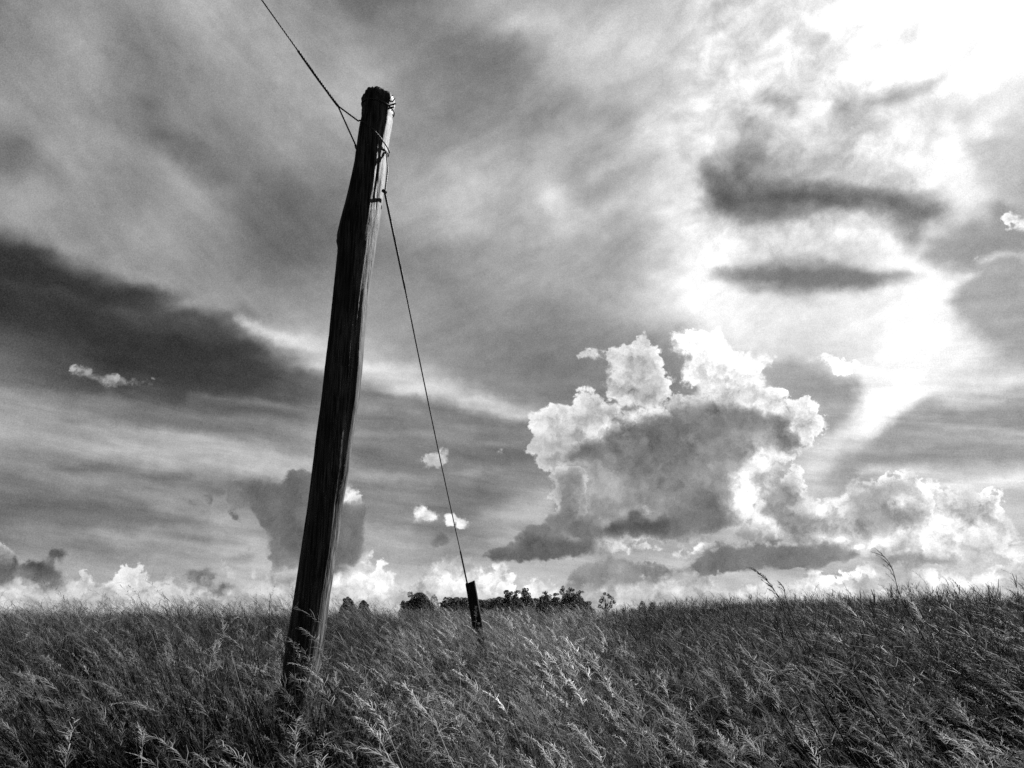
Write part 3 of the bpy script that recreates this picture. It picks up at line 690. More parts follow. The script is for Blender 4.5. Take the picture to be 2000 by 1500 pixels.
def metal_material(name, base, rough, metallic):
    m, t, g_ = material(name)
    co = t.nodes.new('ShaderNodeTexCoord'); nz = g_.noise(co.outputs['Object'], 60.0, 4.0, .6)
    v = g_.m('MULTIPLY', g_.m('MULTIPLY_ADD', nz.outputs['Fac'], 1.0, .5), base)
    p = t.nodes.new('ShaderNodeBsdfPrincipled'); t.links.new(v, p.inputs['Base Color'])
    t.links.new(g_.m('MULTIPLY_ADD', nz.outputs['Fac'], .3, rough - .15), p.inputs['Roughness']); p.inputs['Metallic'].default_value = metallic
    out = t.nodes.new('ShaderNodeOutputMaterial'); t.links.new(p.outputs[0], out.inputs['Surface'])
    return m
M_WIRE = metal_material('rusted_wire', .09, .6, .6)
m, t, g_ = material('ground_soil')
co = t.nodes.new('ShaderNodeTexCoord')
na = g_.noise(co.outputs['Object'], .35, 6.0, .6); nb = g_.noise(co.outputs['Object'], 9.0, 6.0, .65)
v = g_.m('MULTIPLY', g_.m('MULTIPLY_ADD', g_.ramp(na.outputs['Fac'], .35, .65), .8, .6), g_.m('MULTIPLY_ADD', g_.ramp(nb.outputs['Fac'], .3, .7), .018, .006))
p = t.nodes.new('ShaderNodeBsdfPrincipled'); t.links.new(v, p.inputs['Base Color']); p.inputs['Roughness'].default_value = .95; p.inputs['Specular IOR Level'].default_value = .1
bp = t.nodes.new('ShaderNodeBump'); bp.inputs['Distance'].default_value = .05; t.links.new(nb.outputs['Fac'], bp.inputs['Height']); t.links.new(bp.outputs[0], p.inputs['Normal'])
o_ = t.nodes.new('ShaderNodeOutputMaterial'); t.links.new(p.outputs[0], o_.inputs['Surface'])
M_GROUND = m

# ------------------------------------------------------------------ ground
def npstep(a, b, x):
    t = np.clip((x - a) / (b - a), 0, 1); return t * t * (3 - 2 * t)
def ground_z(x, y):
    x = np.asarray(x, float); y = np.asarray(y, float)
    s = x / np.maximum(np.abs(y), .5)
    z = .46 * npstep(.9, 3.4, x - .12 * (y - 5)) * npstep(2.6, 6.0, y)
    z = z + .31 * npstep(1.2, 4.2, -x - .14 * (y - 6)) * npstep(4.0, 8.5, y) * (1 - npstep(.9, 3.4, x - .12 * (y - 5)))
    # a low rise across the field, with a dip in the middle through which the far trees show
    rise = np.maximum(npstep(-.07, -.17, s), npstep(.12, .22, s)) * .18 + .17
    z = z + (np.maximum(rise - z, 0)) * npstep(9.5, 15.0, y)
    q = np.maximum(np.hypot(x, y) - 24, 0)
    z = z - q * .020 * npstep(0, 50, q)          # beyond the rise the land falls away
    z = z + .22 * np.exp(-((x + 1.35) ** 2 + (y - 3.9) ** 2) / .7) + .33 * np.exp(-((x + .45) ** 2 + (y - 8.6) ** 2) / 1.2)
    z = z + .05 * np.sin(x * 1.3 + .7) * np.sin(y * .9 + .4) * npstep(60, 20, np.hypot(x, y))
    return z
gx = np.concatenate([-np.geomspace(30, 7000, 26)[::-1], np.linspace(-28, 28, 113), np.geomspace(30, 7000, 26)])
gy = np.concatenate([-np.geomspace(12, 7000, 24)[::-1], np.linspace(-10, 60, 141), np.geomspace(63, 9000, 30)])
X, Y = np.meshgrid(gx, gy); Z = ground_z(X, Y)
nx, ny = len(gx), len(gy)
V = np.stack([X.ravel(), Y.ravel(), Z.ravel()], 1)
F = [(j * nx + i, j * nx + i + 1, (j + 1) * nx + i + 1, (j + 1) * nx + i) for j in range(ny - 1) for i in range(nx - 1)]
ground = obj('ground', mesh('ground', V, F, True), M_GROUND); ground['kind'] = 'structure'

# ------------------------------------------------------------------ the leaning pole
POLE_Y = 4.7
EDGES = [(187, 710, 768), (192, 708, 771), (198, 706, 773), (208, 708, 772), (216, 707, 769), (230, 707, 768), (245, 703, 766), (262, 700, 763), (290, 696, 758), (320, 692, 755), (360, 684, 751),
         (400, 676, 746), (440, 667, 741), (462, 662, 737), (475, 661, 735), (490, 660, 733), (520, 657, 728), (560, 653, 722), (600, 649, 717), (660, 643, 711), (720, 635, 707),
         (780, 628, 701), (850, 618, 690), (920, 610, 682), (990, 601, 669), (1060, 590, 660), (1130, 579, 649), (1160, 574, 644), (1210, 566, 637), (1250, 559, 632),
         (1290, 553, 626), (1340, 546, 616), (1380, 540, 607)]
pole_c = []                                  # (z, x, y, r)
for py, l, r in EDGES:
    p = at((l + r) / 2, py, POLE_Y); rad = (r - l) / 2 * depth(p) / FPX * .985
    pole_c.append((p.z, p.x, p.y, rad))
z0, x0, y0, r0 = pole_c[-1]; z1, x1, y1, r1 = pole_c[-6]
sl = (x1 - x0) / (z1 - z0)
pole_c += [(z0 - .5, x0 - sl * .5, y0, r0 + .004), (-.35, x0 - sl * (z0 + .35), y0, r0 + .008)]
pole_c = pole_c[::-1]
pc = np.array(pole_c)
def pole_at(z):
    return [float(np.interp(z, pc[:, 0], pc[:, k])) for k in (1, 2, 3)]
base_z = float(ground_z(pole_at(0)[0], POLE_Y))
pole = thing('pole', (pole_at(base_z)[0], POLE_Y, base_z), 'tall weathered wooden pole leaning right out of the grass, wires tied near its top', 'pole')
def pl(v): return Vector(v) - pole.location
NR = 72
zs = np.linspace(pc[0, 0], pc[-1, 0], 230)
zs = np.concatenate([zs[:-1], [pc[-1, 0]]])
rr = np.random.RandomState(5)
cracks = [(rr.uniform(0, 2 * math.pi), rr.uniform(.02, .055), rr.uniform(.003, .008), rr.uniform(-.5, 6), rr.uniform(.8, 3.2), rr.uniform(0, 9)) for _ in range(46)]
ang = np.linspace(0, 2 * math.pi, NR, endpoint=False)
verts = []
for z in zs:
    x, y, r = pole_at(z)
    rad = np.full(NR, r)
    rad += .0035 * np.sin(3 * ang + z * .7) + .0025 * np.sin(5 * ang - z * 1.6 + 1) + .0015 * np.sin(9 * ang + z * 4.3) + rr.uniform(-.0005, .0005, NR)
    for a0, w, dpt, zc, ln, ph in cracks:
        k = math.exp(-((z - zc) / ln) ** 4)
        if k < .05: continue
        da = (ang - (a0 + .05 * math.sin(z * 1.3 + ph)) + math.pi) % (2 * math.pi) - math.pi
        rad -= dpt * k * np.exp(-(da / w) ** 2)
    # swollen knot on the left with its torn edge
    zk = at(660, 474, POLE_Y).z
    da = (ang - math.pi + math.pi) % (2 * math.pi) - math.pi
    kn = math.exp(-((z - zk - (.10 if z > zk else 0)) / (.26 if z > zk else .035)) ** 2)
    rad += .016 * kn * np.exp(-(da / .55) ** 2)
    # hacked, frayed top
    if z > pc[-1, 0] - .16:
        rad += .003 * np.sin(5 * ang + 9 * z) + rr.uniform(-.0025, .0025, NR)
    for k in range(NR): verts.append(Vector((x + rad[k] * math.cos(ang[k]), y + rad[k] * math.sin(ang[k]), z)))
nz_ = len(zs)
# sink part of the top rim so that it is chipped towards the right
for k in range(NR):
    verts[(nz_ - 1) * NR + k].z += .006 * math.sin(3 * ang[k]) + rr.uniform(-.005, .005) - .055 * math.exp(-((((ang[k] + .35) + math.pi) % (2 * math.pi) - math.pi) / .5) ** 2)
faces = [(i * NR + k, i * NR + (k + 1) % NR, (i + 1) * NR + (k + 1) % NR, (i + 1) * NR + k) for i in range(nz_ - 1) for k in range(NR)]
cx_, cy_, cr_ = pole_at(zs[-1])
verts.append(Vector((cx_, cy_, zs[-1] - .005))); c_i = len(verts) - 1
faces += [((nz_ - 1) * NR + k, (nz_ - 1) * NR + (k + 1) % NR, c_i) for k in range(NR)]
obj('shaft', mesh('shaft', [pl(v) for v in verts], faces, True), M_WOOD, pole)
# torn splinters under the knot, one mesh each
for (sx, sy, ex, ey, w) in ((664, 458, 657, 470, .006), (664, 468, 658.5, 479, .005), (664, 478, 658.5, 488, .004), (663, 486, 658, 491, .004)):
    a = at(sx, sy, POLE_Y - .02); b = at(ex, ey, POLE_Y - .02); c = (a + b) / 2 + Vector((.003, 0, .006))
    v, f = tube([a + Vector((.02, 0, .02)), a, c, b], [w * 1.4, w * 1.2, w, w * .15], 6)
    obj('splinter', mesh('splinter', [pl(q) for q in v], f), M_WOOD, pole)
# loose chips standing on the right of the top, and the bare wire band below it
for (px_, py_, qx, qy, w) in ((764, 190, 768, 186, .005), (768, 197, 772, 192, .004), (768, 204, 774, 203, .006), (766, 210, 770, 210, .006)):
    a = at(px_, py_, POLE_Y - .05); b = at(qx, qy, POLE_Y - .07)
    v, f = tube([a - (b - a) * .6, a, (a + b) / 2 + Vector((0, 0, .004)), b], [w, w * 1.1, w * .9, w * .3], 6)
    obj('chip', mesh('chip', [pl(q) for q in v], f), M_WOOD, pole)
def ring_path(ztop, dz_dx, extra, n=40, wob=.0):
    """a loop of wire round the pole, tilted by dz per metre to the right"""
    out = []
    for k in range(n):
        a = 2 * math.pi * k / n
        x, y, r = pole_at(ztop + dz_dx * math.cos(a) * .1)
        out.append(Vector((x + (r + extra) * math.cos(a), y + (r + extra) * math.sin(a), ztop + dz_dx * .1 * math.cos(a) + wob * math.sin(3 * a))))
    return out
zb = at(760, 213, POLE_Y).z
v, f = tube(ring_path(zb, -.25, .005), .0045, 6, closed=True)
obj('wire_band', mesh('wire_band', [pl(q) for q in v], f, True), M_WIRE, pole)

# ------------------------------------------------------------------ wires
J = at(660, 207, POLE_Y - .10)
W1 = at(582, 99, POLE_Y - .22); W0 = at(510, -2, POLE_Y - .36)
far_end = W0 + (W0 - W1).normalized() * 14
span = thing('overhead_wire', J, 'thin dark wire running from the pole top up to the left edge of the sky', 'wire')
def loc(v, t): return [q - t.location for q in v]
v, f = rope([far_end, W0, W1], .0052, 3, .06, 7, 5); obj('strand', mesh('strand', loc(v, span), f, True), M_WIRE, span)
v, f = rope([W1, J.lerp(W1, .5) + Vector((0, 0, -.004)), J], .0090, 4, .07, 8, 5); obj('wire_grip', mesh('wire_grip', loc(v, span), f, True), M_WIRE, span)
# the eye of the wire round the pole: over the front, round the back, returning on the left
pts = [J]
zl, zr, zl2 = at(701, 243, POLE_Y).z, at(757, 297, POLE_Y).z, at(695, 285, POLE_Y).z
for k in range(0, 25):                       # from the left (180 deg) across the front (270) to the right (360)
    a = math.radians(203 + 157 * k / 24); f_ = k / 24
    z = zl + (zr - zl) * (.5 - .5 * math.cos(math.pi * (.10 + .9 * f_)))
    x, y, r = pole_at(z); e = .013
    pts.append(Vector((x + (r + e) * math.cos(a), y + (r + e) * math.sin(a), z)))
for k in range(1, 25):                       # round the back to the left again
    a = math.radians(0 + 170 * k / 24); z = zr + (zl2 - zr) * k / 24
    x, y, r = pole_at(z)
    pts.append(Vector((x + (r + .007) * math.cos(a), y + (r + .007) * math.sin(a), z)))
pts.append(J)
v, f = rope(pts, .0055, 3, .05, 7, 5); obj('eye_loop', mesh('eye_loop', loc(v, span), f, True), M_WIRE, span)

POST_Y = 9.6
K0 = at(757, 296, POLE_Y - .03); K1 = at(751, 374, POLE_Y - .06); TOP = at(912.5, 1140, POST_Y)
stay = thing('stay_wire', TOP, 'thin dark stay wire slanting from the pole down to the short post in the grass', 'wire')
K2 = K1.lerp(TOP, .155); K3 = K1.lerp(TOP, .86)
def sag(p, q, n, d): return [p.lerp(q, i / n) + Vector((0, 0, -d * 4 * (i / n) * (1 - i / n))) for i in range(n + 1)]
v, f = rope([K2] + sag(K2, K3, 12, .03)[1:], .0058, 3, .06, 7, 5); obj('strand', mesh('strand', loc(v, stay), f, True), M_WIRE, stay)
for a_, b_, r_ in ((K1, K2, .0078), (K3, TOP, .0098)):
    v, f = rope([a_, b_], r_, 4, .06, 8, 5); obj('wire_grip', mesh('wire_grip', loc(v, stay), f, True), M_WIRE, stay)
x, y, r = pole_at(K0.z)
loop = [K1 + Vector((.004, 0, 0)), K0.lerp(K1, .5) + Vector((.012, -.01, 0))] + [Vector((pole_at(K0.z)[0] + (r + .006) * math.cos(a), y + (r + .006) * math.sin(a), K0.z + .05 * (a / 3))) for a in np.linspace(-.35, 3.3, 22)]
v, f = rope(loop, .0050, 3, .05, 7, 5); obj('pole_loop', mesh('pole_loop', loc(v, stay), f, True), M_WIRE, stay)
v, f = join(tube([K1 + Vector((-.012, 0, .008)), K1 + Vector((.010, -.004, -.012))], .011, 8), tube([K1 + Vector((0, -.014, 0)), K1 + Vector((0, .014, 0))], .008, 8))
obj('clamp', mesh('clamp', loc(v, stay), f), M_WIRE, stay)

# ------------------------------------------------------------------ short anchor post
a0, b0 = at(909, 1139, POST_Y), at(928, 1136.5, POST_Y)
low_c = at(939, 1260, POST_Y)
topc = (a0 + b0) / 2; axis = (topc - low_c).normalized()
gz = float(ground_z(low_c.x, POST_Y)); foot = topc - axis * ((topc.z - gz + .3) / axis.z)
hw = (b0 - a0).length / 2
post = thing('anchor_post', topc - axis * ((topc.z - gz) / axis.z), 'short dark squared post leaning left in the grass, holding the stay wire', 'post')
right = (b0 - a0).normalized(); right = (right - axis * right.dot(axis)).normalized(); fwd = axis.cross(right)
bm = bmesh.new()
rings = []
rp = random.Random(3)
for i in range(15):
    f_ = i / 14; c = foot.lerp(topc, f_); w = hw * (1.06 - .06 * f_)
    ring = []
    for (sx, sy) in ((-1, -.86), (-.86, -1), (.86, -1), (1, -.86), (1, .86), (.86, 1), (-.86, 1), (-1, .86)):
        q = c + right * (w * sx) + fwd * (w * sy) + Vector((rp.uniform(-.002, .002), rp.uniform(-.002, .002), 0))
        if i == 14: q += axis * (.012 * sx + rp.uniform(-.003, .003))
        ring.append(bm.verts.new(q - post.location))
    rings.append(ring)
for r0_, r1_ in zip(rings[:-1], rings[1:]):
    for k in range(8): bm.faces.new((r0_[k], r0_[(k + 1) % 8], r1_[(k + 1) % 8], r1_[k]))
bm.faces.new(rings[-1]); bm.faces.new(list(reversed(rings[0])))
me = bpy.data.meshes.new('post_body'); bm.normal_update(); bm.to_mesh(me); bm.free(); obj('post_body', me, M_POST, post)
eye = TOP
v, f = tube([eye + right * (.016 * math.cos(a)) + axis * (.016 * math.sin(a) - .006) for a in np.linspace(0, 2 * math.pi, 16, endpoint=False)], .005, 6, closed=True)
v2, f2 = tube([eye - axis * .02, eye - axis * .10], .007, 6)
v, f = join((v, f), (v2, f2)); obj('eye_bolt', mesh('eye_bolt', loc(v, post), f, True), M_WIRE, post)

# ------------------------------------------------------------------ far trees
TREE_Y = 150.0
TREES = [  # sketch x, top y, half width, style, label
 (681, 1164, 12, 'round', 'small round dark shrub in the grass line just right of the leaning pole', 70),
 (711, 1171, 10, 'round', 'low dark bush in the grass line, second to the right of the leaning pole', 72),
 (820, 1153, 20, 'round', 'broad rounded dark tree at the left end of the far tree line', 150),
 (797, 1171, 12, 'round', 'low dark scrub under the left flank of the broad rounded tree', 152),
 (848, 1161, 9, 'dome', 'small smooth dome shaped tree right beside the broad rounded tree', 146),
 (868, 1166, 8, 'open', 'thin ragged sapling between the dome shaped tree and the post', 149),
 (886, 1165, 13, 'round', 'low bushy dark tree just left of the short post', 154),
 (906, 1164, 12, 'round', 'low dark tree standing directly behind the short post', 158),
 (946, 1168, 16, 'round', 'low flat topped dark tree first to the right of the short post', 155),
 (973, 1164, 15, 'round', 'bushy dark tree rising just left of the twin topped trees', 152),
 (992, 1152, 11, 'open', 'ragged dark tree, left of the close pair in the tree line middle', 147),
 (1007, 1152, 9, 'open', 'ragged dark tree, right of the close pair in the tree line middle', 150),
 (1027, 1148, 13, 'open', 'taller ragged dark tree with loose twigs in the tree line middle', 152),
 (1047, 1166, 12, 'round', 'low dark tree filling the dip right of the ragged middle tree', 156),
 (1064, 1154, 11, 'open', 'open crowned dark tree with a pointed top left of the tallest tree', 149),
 (1083, 1158, 12, 'open', 'thin branched dark tree touching the tallest tree on its left', 151),
 (1112, 1147, 16, 'open', 'tallest dark tree near the right end of the far tree line', 148),
 (1131, 1153, 10, 'open', 'dark tree leaning against the right side of the tallest tree', 153),
 (1141, 1172, 15, 'round', 'low dark scrub sloping down at the right end of the tree line', 150),
 (1183, 1156, 15, 'sparse', 'lone small tree with round leaf clumps apart from the tree line', 110),
 (1254, 1173, 7, 'dome', 'tiny dark egg shaped bush in the grass right of the lone tree', 60),
 (1273, 1176, 7, 'open', 'tiny dark ragged bush right of the egg shaped bush', 60)]
def leaf_cloud(centres, leaf, n, rnd):
    V, F = [], []
    for (c, rx, ry, rz) in centres:
        for _ in range(max(6, int(n * rx * rz))):
            while True:
                d = Vector((rnd.uniform(-1, 1), rnd.uniform(-1, 1), rnd.uniform(-1, 1)))
                if d.length < 1: break
            d = d.normalized() * (d.length ** .5)
            p = c + Vector((d.x * rx, d.y * ry, d.z * rz))
            a = Vector((rnd.gauss(0, 1), rnd.gauss(0, 1), rnd.gauss(0, 1))).normalized(); b = a.orthogonal().normalized()
            s = leaf * rnd.uniform(.6, 1.3); o = len(V)
            V += [p - a * s, p + b * s * .55, p + a * s, p - b * s * .55]; F.append((o, o + 1, o + 2, o + 3))
    return V, F
for (px_, ty, hwp, style, label, TY) in TREES:
    rnd = random.Random(int(px_ * 7 + ty))
    top = at(px_, ty, TY); gz_ = float(ground_z(top.x, TY)); base = Vector((top.x, TY, gz_)); H = top.z - gz_; W = hwp * TY / FPX * (1.25 if style in ('round', 'open') else 1.1)
    tr = thing('shrub' if TY < 100 else 'tree', base, label, 'shrub' if TY < 100 else 'tree', 'far dark trees and shrubs on the horizon')
    cen = []; limbs = []
    if style == 'round':
        for k in range(16):
            a = rnd.uniform(0, 6.28); q = rnd.uniform(0, .85); h = rnd.uniform(.5, .92)
            cen.append((Vector((W * q * math.cos(a), W * q * math.sin(a), H * h)), W * rnd.uniform(.2, .42), W * .45, H * rnd.uniform(.05, .11)))
        cen.append((Vector((0, 0, H * .55)), W * .85, W * .8, H * .40)); cen.append((Vector((0, 0, H * .45)), W * 1.2, W, H * .36))
    elif style == 'dome':
        cen = [(Vector((0, 0, H * .58)), W * .95, W * .95, H * .42), (Vector((0, 0, H * .35)), W, W, H * .33)]
    elif style == 'open':
        for k in range(22):
            h = rnd.uniform(.58, .97); q = rnd.uniform(.1, 1) * (1.5 - .85 * h); a = rnd.uniform(0, 6.28)
            cen.append((Vector((W * q * math.cos(a), W * q * math.sin(a), H * h)), W * rnd.uniform(.14, .32), W * .35, W * rnd.uniform(.12, .28)))
        cen.append((Vector((rnd.uniform(-.2, .2) * W, 0, H * .955)), W * .24, W * .22, H * .045))
        cen.append((Vector((0, 0, H * .55)), W * .85, W * .7, H * .32)); cen.append((Vector((0, 0, H * .45)), W * 1.3, W, H * .33))
    else:
        for (u, h, s) in ((-.1, .95, .2), (.25, .92, .16), (.45, .86, .22), (.75, .82, .2), (.85, .72, .22), (.55, .70, .2), (-.4, .84, .22), (-.55, .74, .26), (-.15, .76, .2), (-.75, .60, .24), (.1, .64, .18), (.6, .60, .18), (-.35, .56, .2)):
            cen.append((Vector((W * u, rnd.uniform(-.4, .4) * W, H * h)), W * s, W * s, W * s))
    v, f = leaf_cloud(cen, (.085 if TY > 100 else .05) * (1.2 if style != 'dome' else .9), 800 if TY > 100 else 4200, rnd)
    obj('crown', mesh('crown', v, f), M_TREELEAF, tr)
    trunk = [Vector((0, 0, -.2)), Vector((W * .05, 0, H * .25)), Vector((-W * .06, 0, H * .5)), Vector((W * .02, 0, H * .85))]
    parts = [tube(trunk, [W * .10, W * .08, W * .06, W * .02], 7)]
    for (c, rx, ry, rz) in cen[:9]:
        s = trunk[1].lerp(trunk[2], rnd.random()); parts.append(tube([s, s.lerp(c, .55) + Vector((0, 0, -.04 * H)), c], [W * .045, W * .03, W * .012], 5))
    v, f = join(*parts); obj('trunk', mesh('trunk', v, f, True), M_POST, tr)

# ------------------------------------------------------------------ grass
LEAN = Vector((-1.0, .12, 0)).normalized()
def strip(V, F, path, widths, side):
    o = len(V)
    for p, w in zip(path, widths):
        V.append(p - side * w); V.append(p + side * w)
    for i in range(len(path) - 1): F.append((o + 2 * i, o + 2 * i + 1, o + 2 * i + 3, o + 2 * i + 2))
def bend_path(base, h, lean, rnd, n=6, curl=.5):
    """a stem that starts upright and is blown over along lean"""
    p = base.copy(); out = [p.copy()]; st = h / n; a = rnd.uniform(.22, .62)
    for i in range(n):
        a += curl / n * rnd.uniform(.6, 1.4)
        p = p + (lean * math.sin(a) + Vector((0, 0, math.cos(a)))) * st; out.append(p.copy())
    return out
def tuft(seed, kind):
    rnd = random.Random(seed); LV, LF, SV, SF, HV, HF = [], [], [], [], [], []
    def wind(): 
        a = rnd.gauss(0, .68); return Vector((LEAN.x * math.cos(a) - LEAN.y * math.sin(a), LEAN.x * math.sin(a) + LEAN.y * math.cos(a), 0))
    def side(): 
        a = rnd.uniform(0, 6.28); return Vector((math.cos(a), math.sin(a), rnd.uniform(-.3, .3))).normalized()
    def root(r=.10):
        a = rnd.uniform(0, 6.28); q = r * math.sqrt(rnd.random()); return Vector((q * math.cos(a), q * math.sin(a), -.03))
    for _ in range({'leafy': 74, 'feather': 46, 'star': 44, 'wisp': 34}[kind]):
        h = rnd.uniform(.5, 1.10) if kind == 'leafy' else rnd.uniform(.4, .98)
        pth = bend_path(root(), h, wind(), rnd, 5, rnd.uniform(.1, 1.0)); w = rnd.uniform(.0026, .0050)
        strip(LV, LF, pth, [w, w, w * .9, w * .75, w * .5, w * .1], side())
    for _ in range({'leafy': 1, 'feather': 11, 'star': 12, 'wisp': 8}[kind]):
        h = rnd.uniform(.98, 1.20) if kind != 'wisp' else rnd.uniform(.95, 1.36)
        wd = wind(); pth = bend_path(root(), h, wd, rnd, 6, rnd.uniform(.02, .40)); w = rnd.uniform(.0008, .0013)
        strip(SV, SF, pth, [w * 1.4] * 4 + [w, w, w * .8], side())
        tip = pth[-1]; d = (pth[-1] - pth[-2]).normalized()
        k = kind if rnd.random() < .8 else 'feather'
        if k == 'star':
            for q in range(rnd.randint(6, 10)):
                a = rnd.uniform(0, 6.28); e = d.orthogonal().normalized(); e2 = d.cross(e)
                out = (d * rnd.uniform(.35, 1.0) + (e * math.cos(a) + e2 * math.sin(a)) * rnd.uniform(.5, 1.0)).normalized()
                L = rnd.uniform(.07, .14); sd = side(); w2 = rnd.uniform(.0020, .0034)
                strip(HV, HF, [tip, tip + out * L * .5, tip + out * L + Vector((0, 0, -.006)) + wd * .008], [w2 * .7, w2, w2 * .5], sd)
        else:
            Lh = rnd.uniform(.12, .22) if k != 'wisp' else rnd.uniform(.16, .28)
            nb = rnd.randint(44, 58)
            pos = tip - d * Lh * .35; dd = d.copy()
            for q in range(nb):
                pos = pos + dd * (Lh / nb); dd = (dd + wd * .012 + Vector((0, 0, -.009))).normalized()
                sdv = side(); lb = Lh * rnd.uniform(.12, .30) * (.55 if k == 'wisp' else 1.0) * (1.1 - q / nb * .6)
                o_ = (dd * rnd.uniform(.2, 1.2) + sdv * rnd.uniform(.3, 1.0)).normalized(); mid = pos + o_ * lb * .55
                end = mid + (o_ + wd * .35 + Vector((0, 0, rnd.uniform(-.6, .1)))).normalized() * lb * .5
                w2 = rnd.uniform(.0007, .0015) if k != 'wisp' else rnd.uniform(.0006, .0011)
                strip(HV, HF, [pos, mid, end], [w2 * .6, w2, w2 * .4], side())
    V = LV + SV + HV; o1, o2 = len(LV), len(LV) + len(SV)
    F = LF + [tuple(i + o1 for i in q) for q in SF] + [tuple(i + o2 for i in q) for q in HF]
    me = mesh('grass_tuft', V, F, True)
    for m_ in (M_LEAF, M_STEM, M_DARKHEAD if kind == 'star' else M_HEAD): me.materials.append(m_)
    me.polygons.foreach_set('material_index', [0] * len(LF) + [1] * len(SF) + [2] * len(HF)); me.update()
    return me
kinds = ['leafy'] * 3 + ['feather'] * 5 + ['star'] * 3 + ['wisp'] * 3
tuft_col = bpy.data.collections.new('grass_tufts')
for i, k in enumerate(kinds):
    tuft_col.objects.link(bpy.data.objects.new('tuft_%02d' % i, tuft(100 + i, k)))
gr = np.random.RandomState(21)
def scatter(n, ya, yb, spread):
    """tufts in the field before the camera, ya to yb metres away"""
    y = np.sqrt(gr.rand(n) * (yb ** 2 - ya ** 2) + ya ** 2); x = (gr.rand(n) * 2 - 1) * (y * .70 + spread)
    return x, y
near = scatter(4300, 1.35, 11.0, 1.6); far = scatter(9000, 10.5, 48.0, 3.0)
foot_x = np.concatenate([np.full(190, pole_at(.1)[0]) + gr.randn(190) * .30 + .16, gr.randn(110) * .4 - .40]); foot_y = np.concatenate([POLE_Y - .22 - np.abs(gr.randn(190)) * .45, POST_Y - .25 - np.abs(gr.randn(110)) * .5])
x = np.concatenate([near[0], far[0], foot_x]); y = np.concatenate([near[1], far[1], foot_y])
band = scatter(5200, 9.0, 21.0, 2.0); x = np.concatenate([x, band[0]]); y = np.concatenate([y, band[1]])
x = np.concatenate([x, gr.rand(900) * 5.6 + 1.0]); y = np.concatenate([y, gr.rand(900) * 4.2 + 4.6])
def fnoise(x, y, s, seed): return vnoise(x * s + 40, y * s + 40, seed, 3)
keep = (fnoise(x, y, 1.3, 71) > -.30) | (y > 9); keep &= np.hypot(x - pole_at(.1)[0], y - POLE_Y) > .2
keep &= ~((np.abs(x - (-.45)) < .30) & (y > POST_Y - .9) & (y < POST_Y + .15) & (gr.rand(len(x)) < .35))
x, y = x[keep], y[keep]; n = len(x)
z = ground_z(x, y)
patch = fnoise(x, y, .8, 72)
var = np.empty(n, int)
star_p = npstep(.6, 2.4, x - .1 * (y - 5)) * npstep(3.6, 5.0, y)
u_ = gr.rand(n)
far_dark = npstep(4.2, 7.5, y) * npstep(.06, .16, np.abs(x / y - .02))
for i in range(n):
    if gr.rand() < .8 * star_p[i]: var[i] = 8 + gr.randint(3)
    elif patch[i] + gr.randn() * .10 < .02 + .30 * far_dark[i]: var[i] = gr.randint(3) if u_[i] < .85 else 11 + gr.randint(3)
    elif y[i] < 2.4 and u_[i] < .8: var[i] = gr.randint(3) if u_[i] < .72 else 11 + gr.randint(3)
    else: var[i] = 3 + gr.randint(5) if u_[i] < .70 else (gr.randint(3) if u_[i] < .84 else 11 + gr.randint(3))
size = (.92 + .12 * gr.randn(n).clip(-1.6, 1.6) + .30 * fnoise(x, y, .9, 73)) * (1 - .10 * npstep(2.6, 1.3, y))
size = np.clip(size, .5, 1.18)
tilt = np.stack([gr.randn(n) * .12, gr.randn(n) * .12 - .05, gr.randn(n) * .8], 1)
pm = bpy.data.meshes.new('tall_grass'); pm.from_pydata(np.stack([x, y, z], 1).tolist(), [], [])
a = pm.attributes.new('variant', 'INT', 'POINT'); a.data.foreach_set('value', var.astype(np.int32))
a = pm.attributes.new('size', 'FLOAT', 'POINT'); a.data.foreach_set('value', size.astype(np.float32))
dry_and_shade = 1.5 * fnoise(x, y, .55, 81) + 1.5 * fnoise(x, y, 2.1, 82) - .75 * far_dark + .15  # patches by noise, then the farther tufts darkened to stand for shade
dry_and_shade = np.clip(dry_and_shade, -2.2, 1.0)
a = pm.attributes.new('dry_shade', 'FLOAT', 'POINT'); a.data.foreach_set('value', dry_and_shade.astype(np.float32))
a = pm.attributes.new('tilt', 'FLOAT_VECTOR', 'POINT'); a.data.foreach_set('vector', tilt.astype(np.float32).ravel())
grass = obj('tall_grass', pm); grass['kind'] = 'stuff'; grass['label'] = 'tall pale seeding grass filling the whole field, blown over to the left'; grass['category'] = 'grass'
ng_ = bpy.data.node_groups.new('scatter_tufts', 'GeometryNodeTree')
ng_.interface.new_socket('Geometry', in_out='INPUT', socket_type='NodeSocketGeometry'); ng_.interface.new_socket('Geometry', in_out='OUTPUT', socket_type='NodeSocketGeometry')
N = ng_.nodes; Lk = ng_.links
gi = N.new('NodeGroupInput'); go = N.new('NodeGroupOutput'); iop = N.new('GeometryNodeInstanceOnPoints')
ci = N.new('GeometryNodeCollectionInfo'); ci.inputs['Collection'].default_value = tuft_col; ci.inputs['Separate Children'].default_value = True; ci.inputs['Reset Children'].default_value = True
def named(attr, typ):
    q = N.new('GeometryNodeInputNamedAttribute'); q.data_type = typ; q.inputs['Name'].default_value = attr; return q.outputs[0]
Lk.new(gi.outputs[0], iop.inputs['Points']); Lk.new(ci.outputs[0], iop.inputs['Instance']); iop.inputs['Pick Instance'].default_value = True
Lk.new(named('variant', 'INT'), iop.inputs['Instance Index']); Lk.new(named('tilt', 'FLOAT_VECTOR'), iop.inputs['Rotation']); Lk.new(named('size', 'FLOAT'), iop.inputs['Scale'])
Lk.new(iop.outputs[0], go.inputs[0])
md = grass.modifiers.new('scatter', 'NODES'); md.node_group = ng_

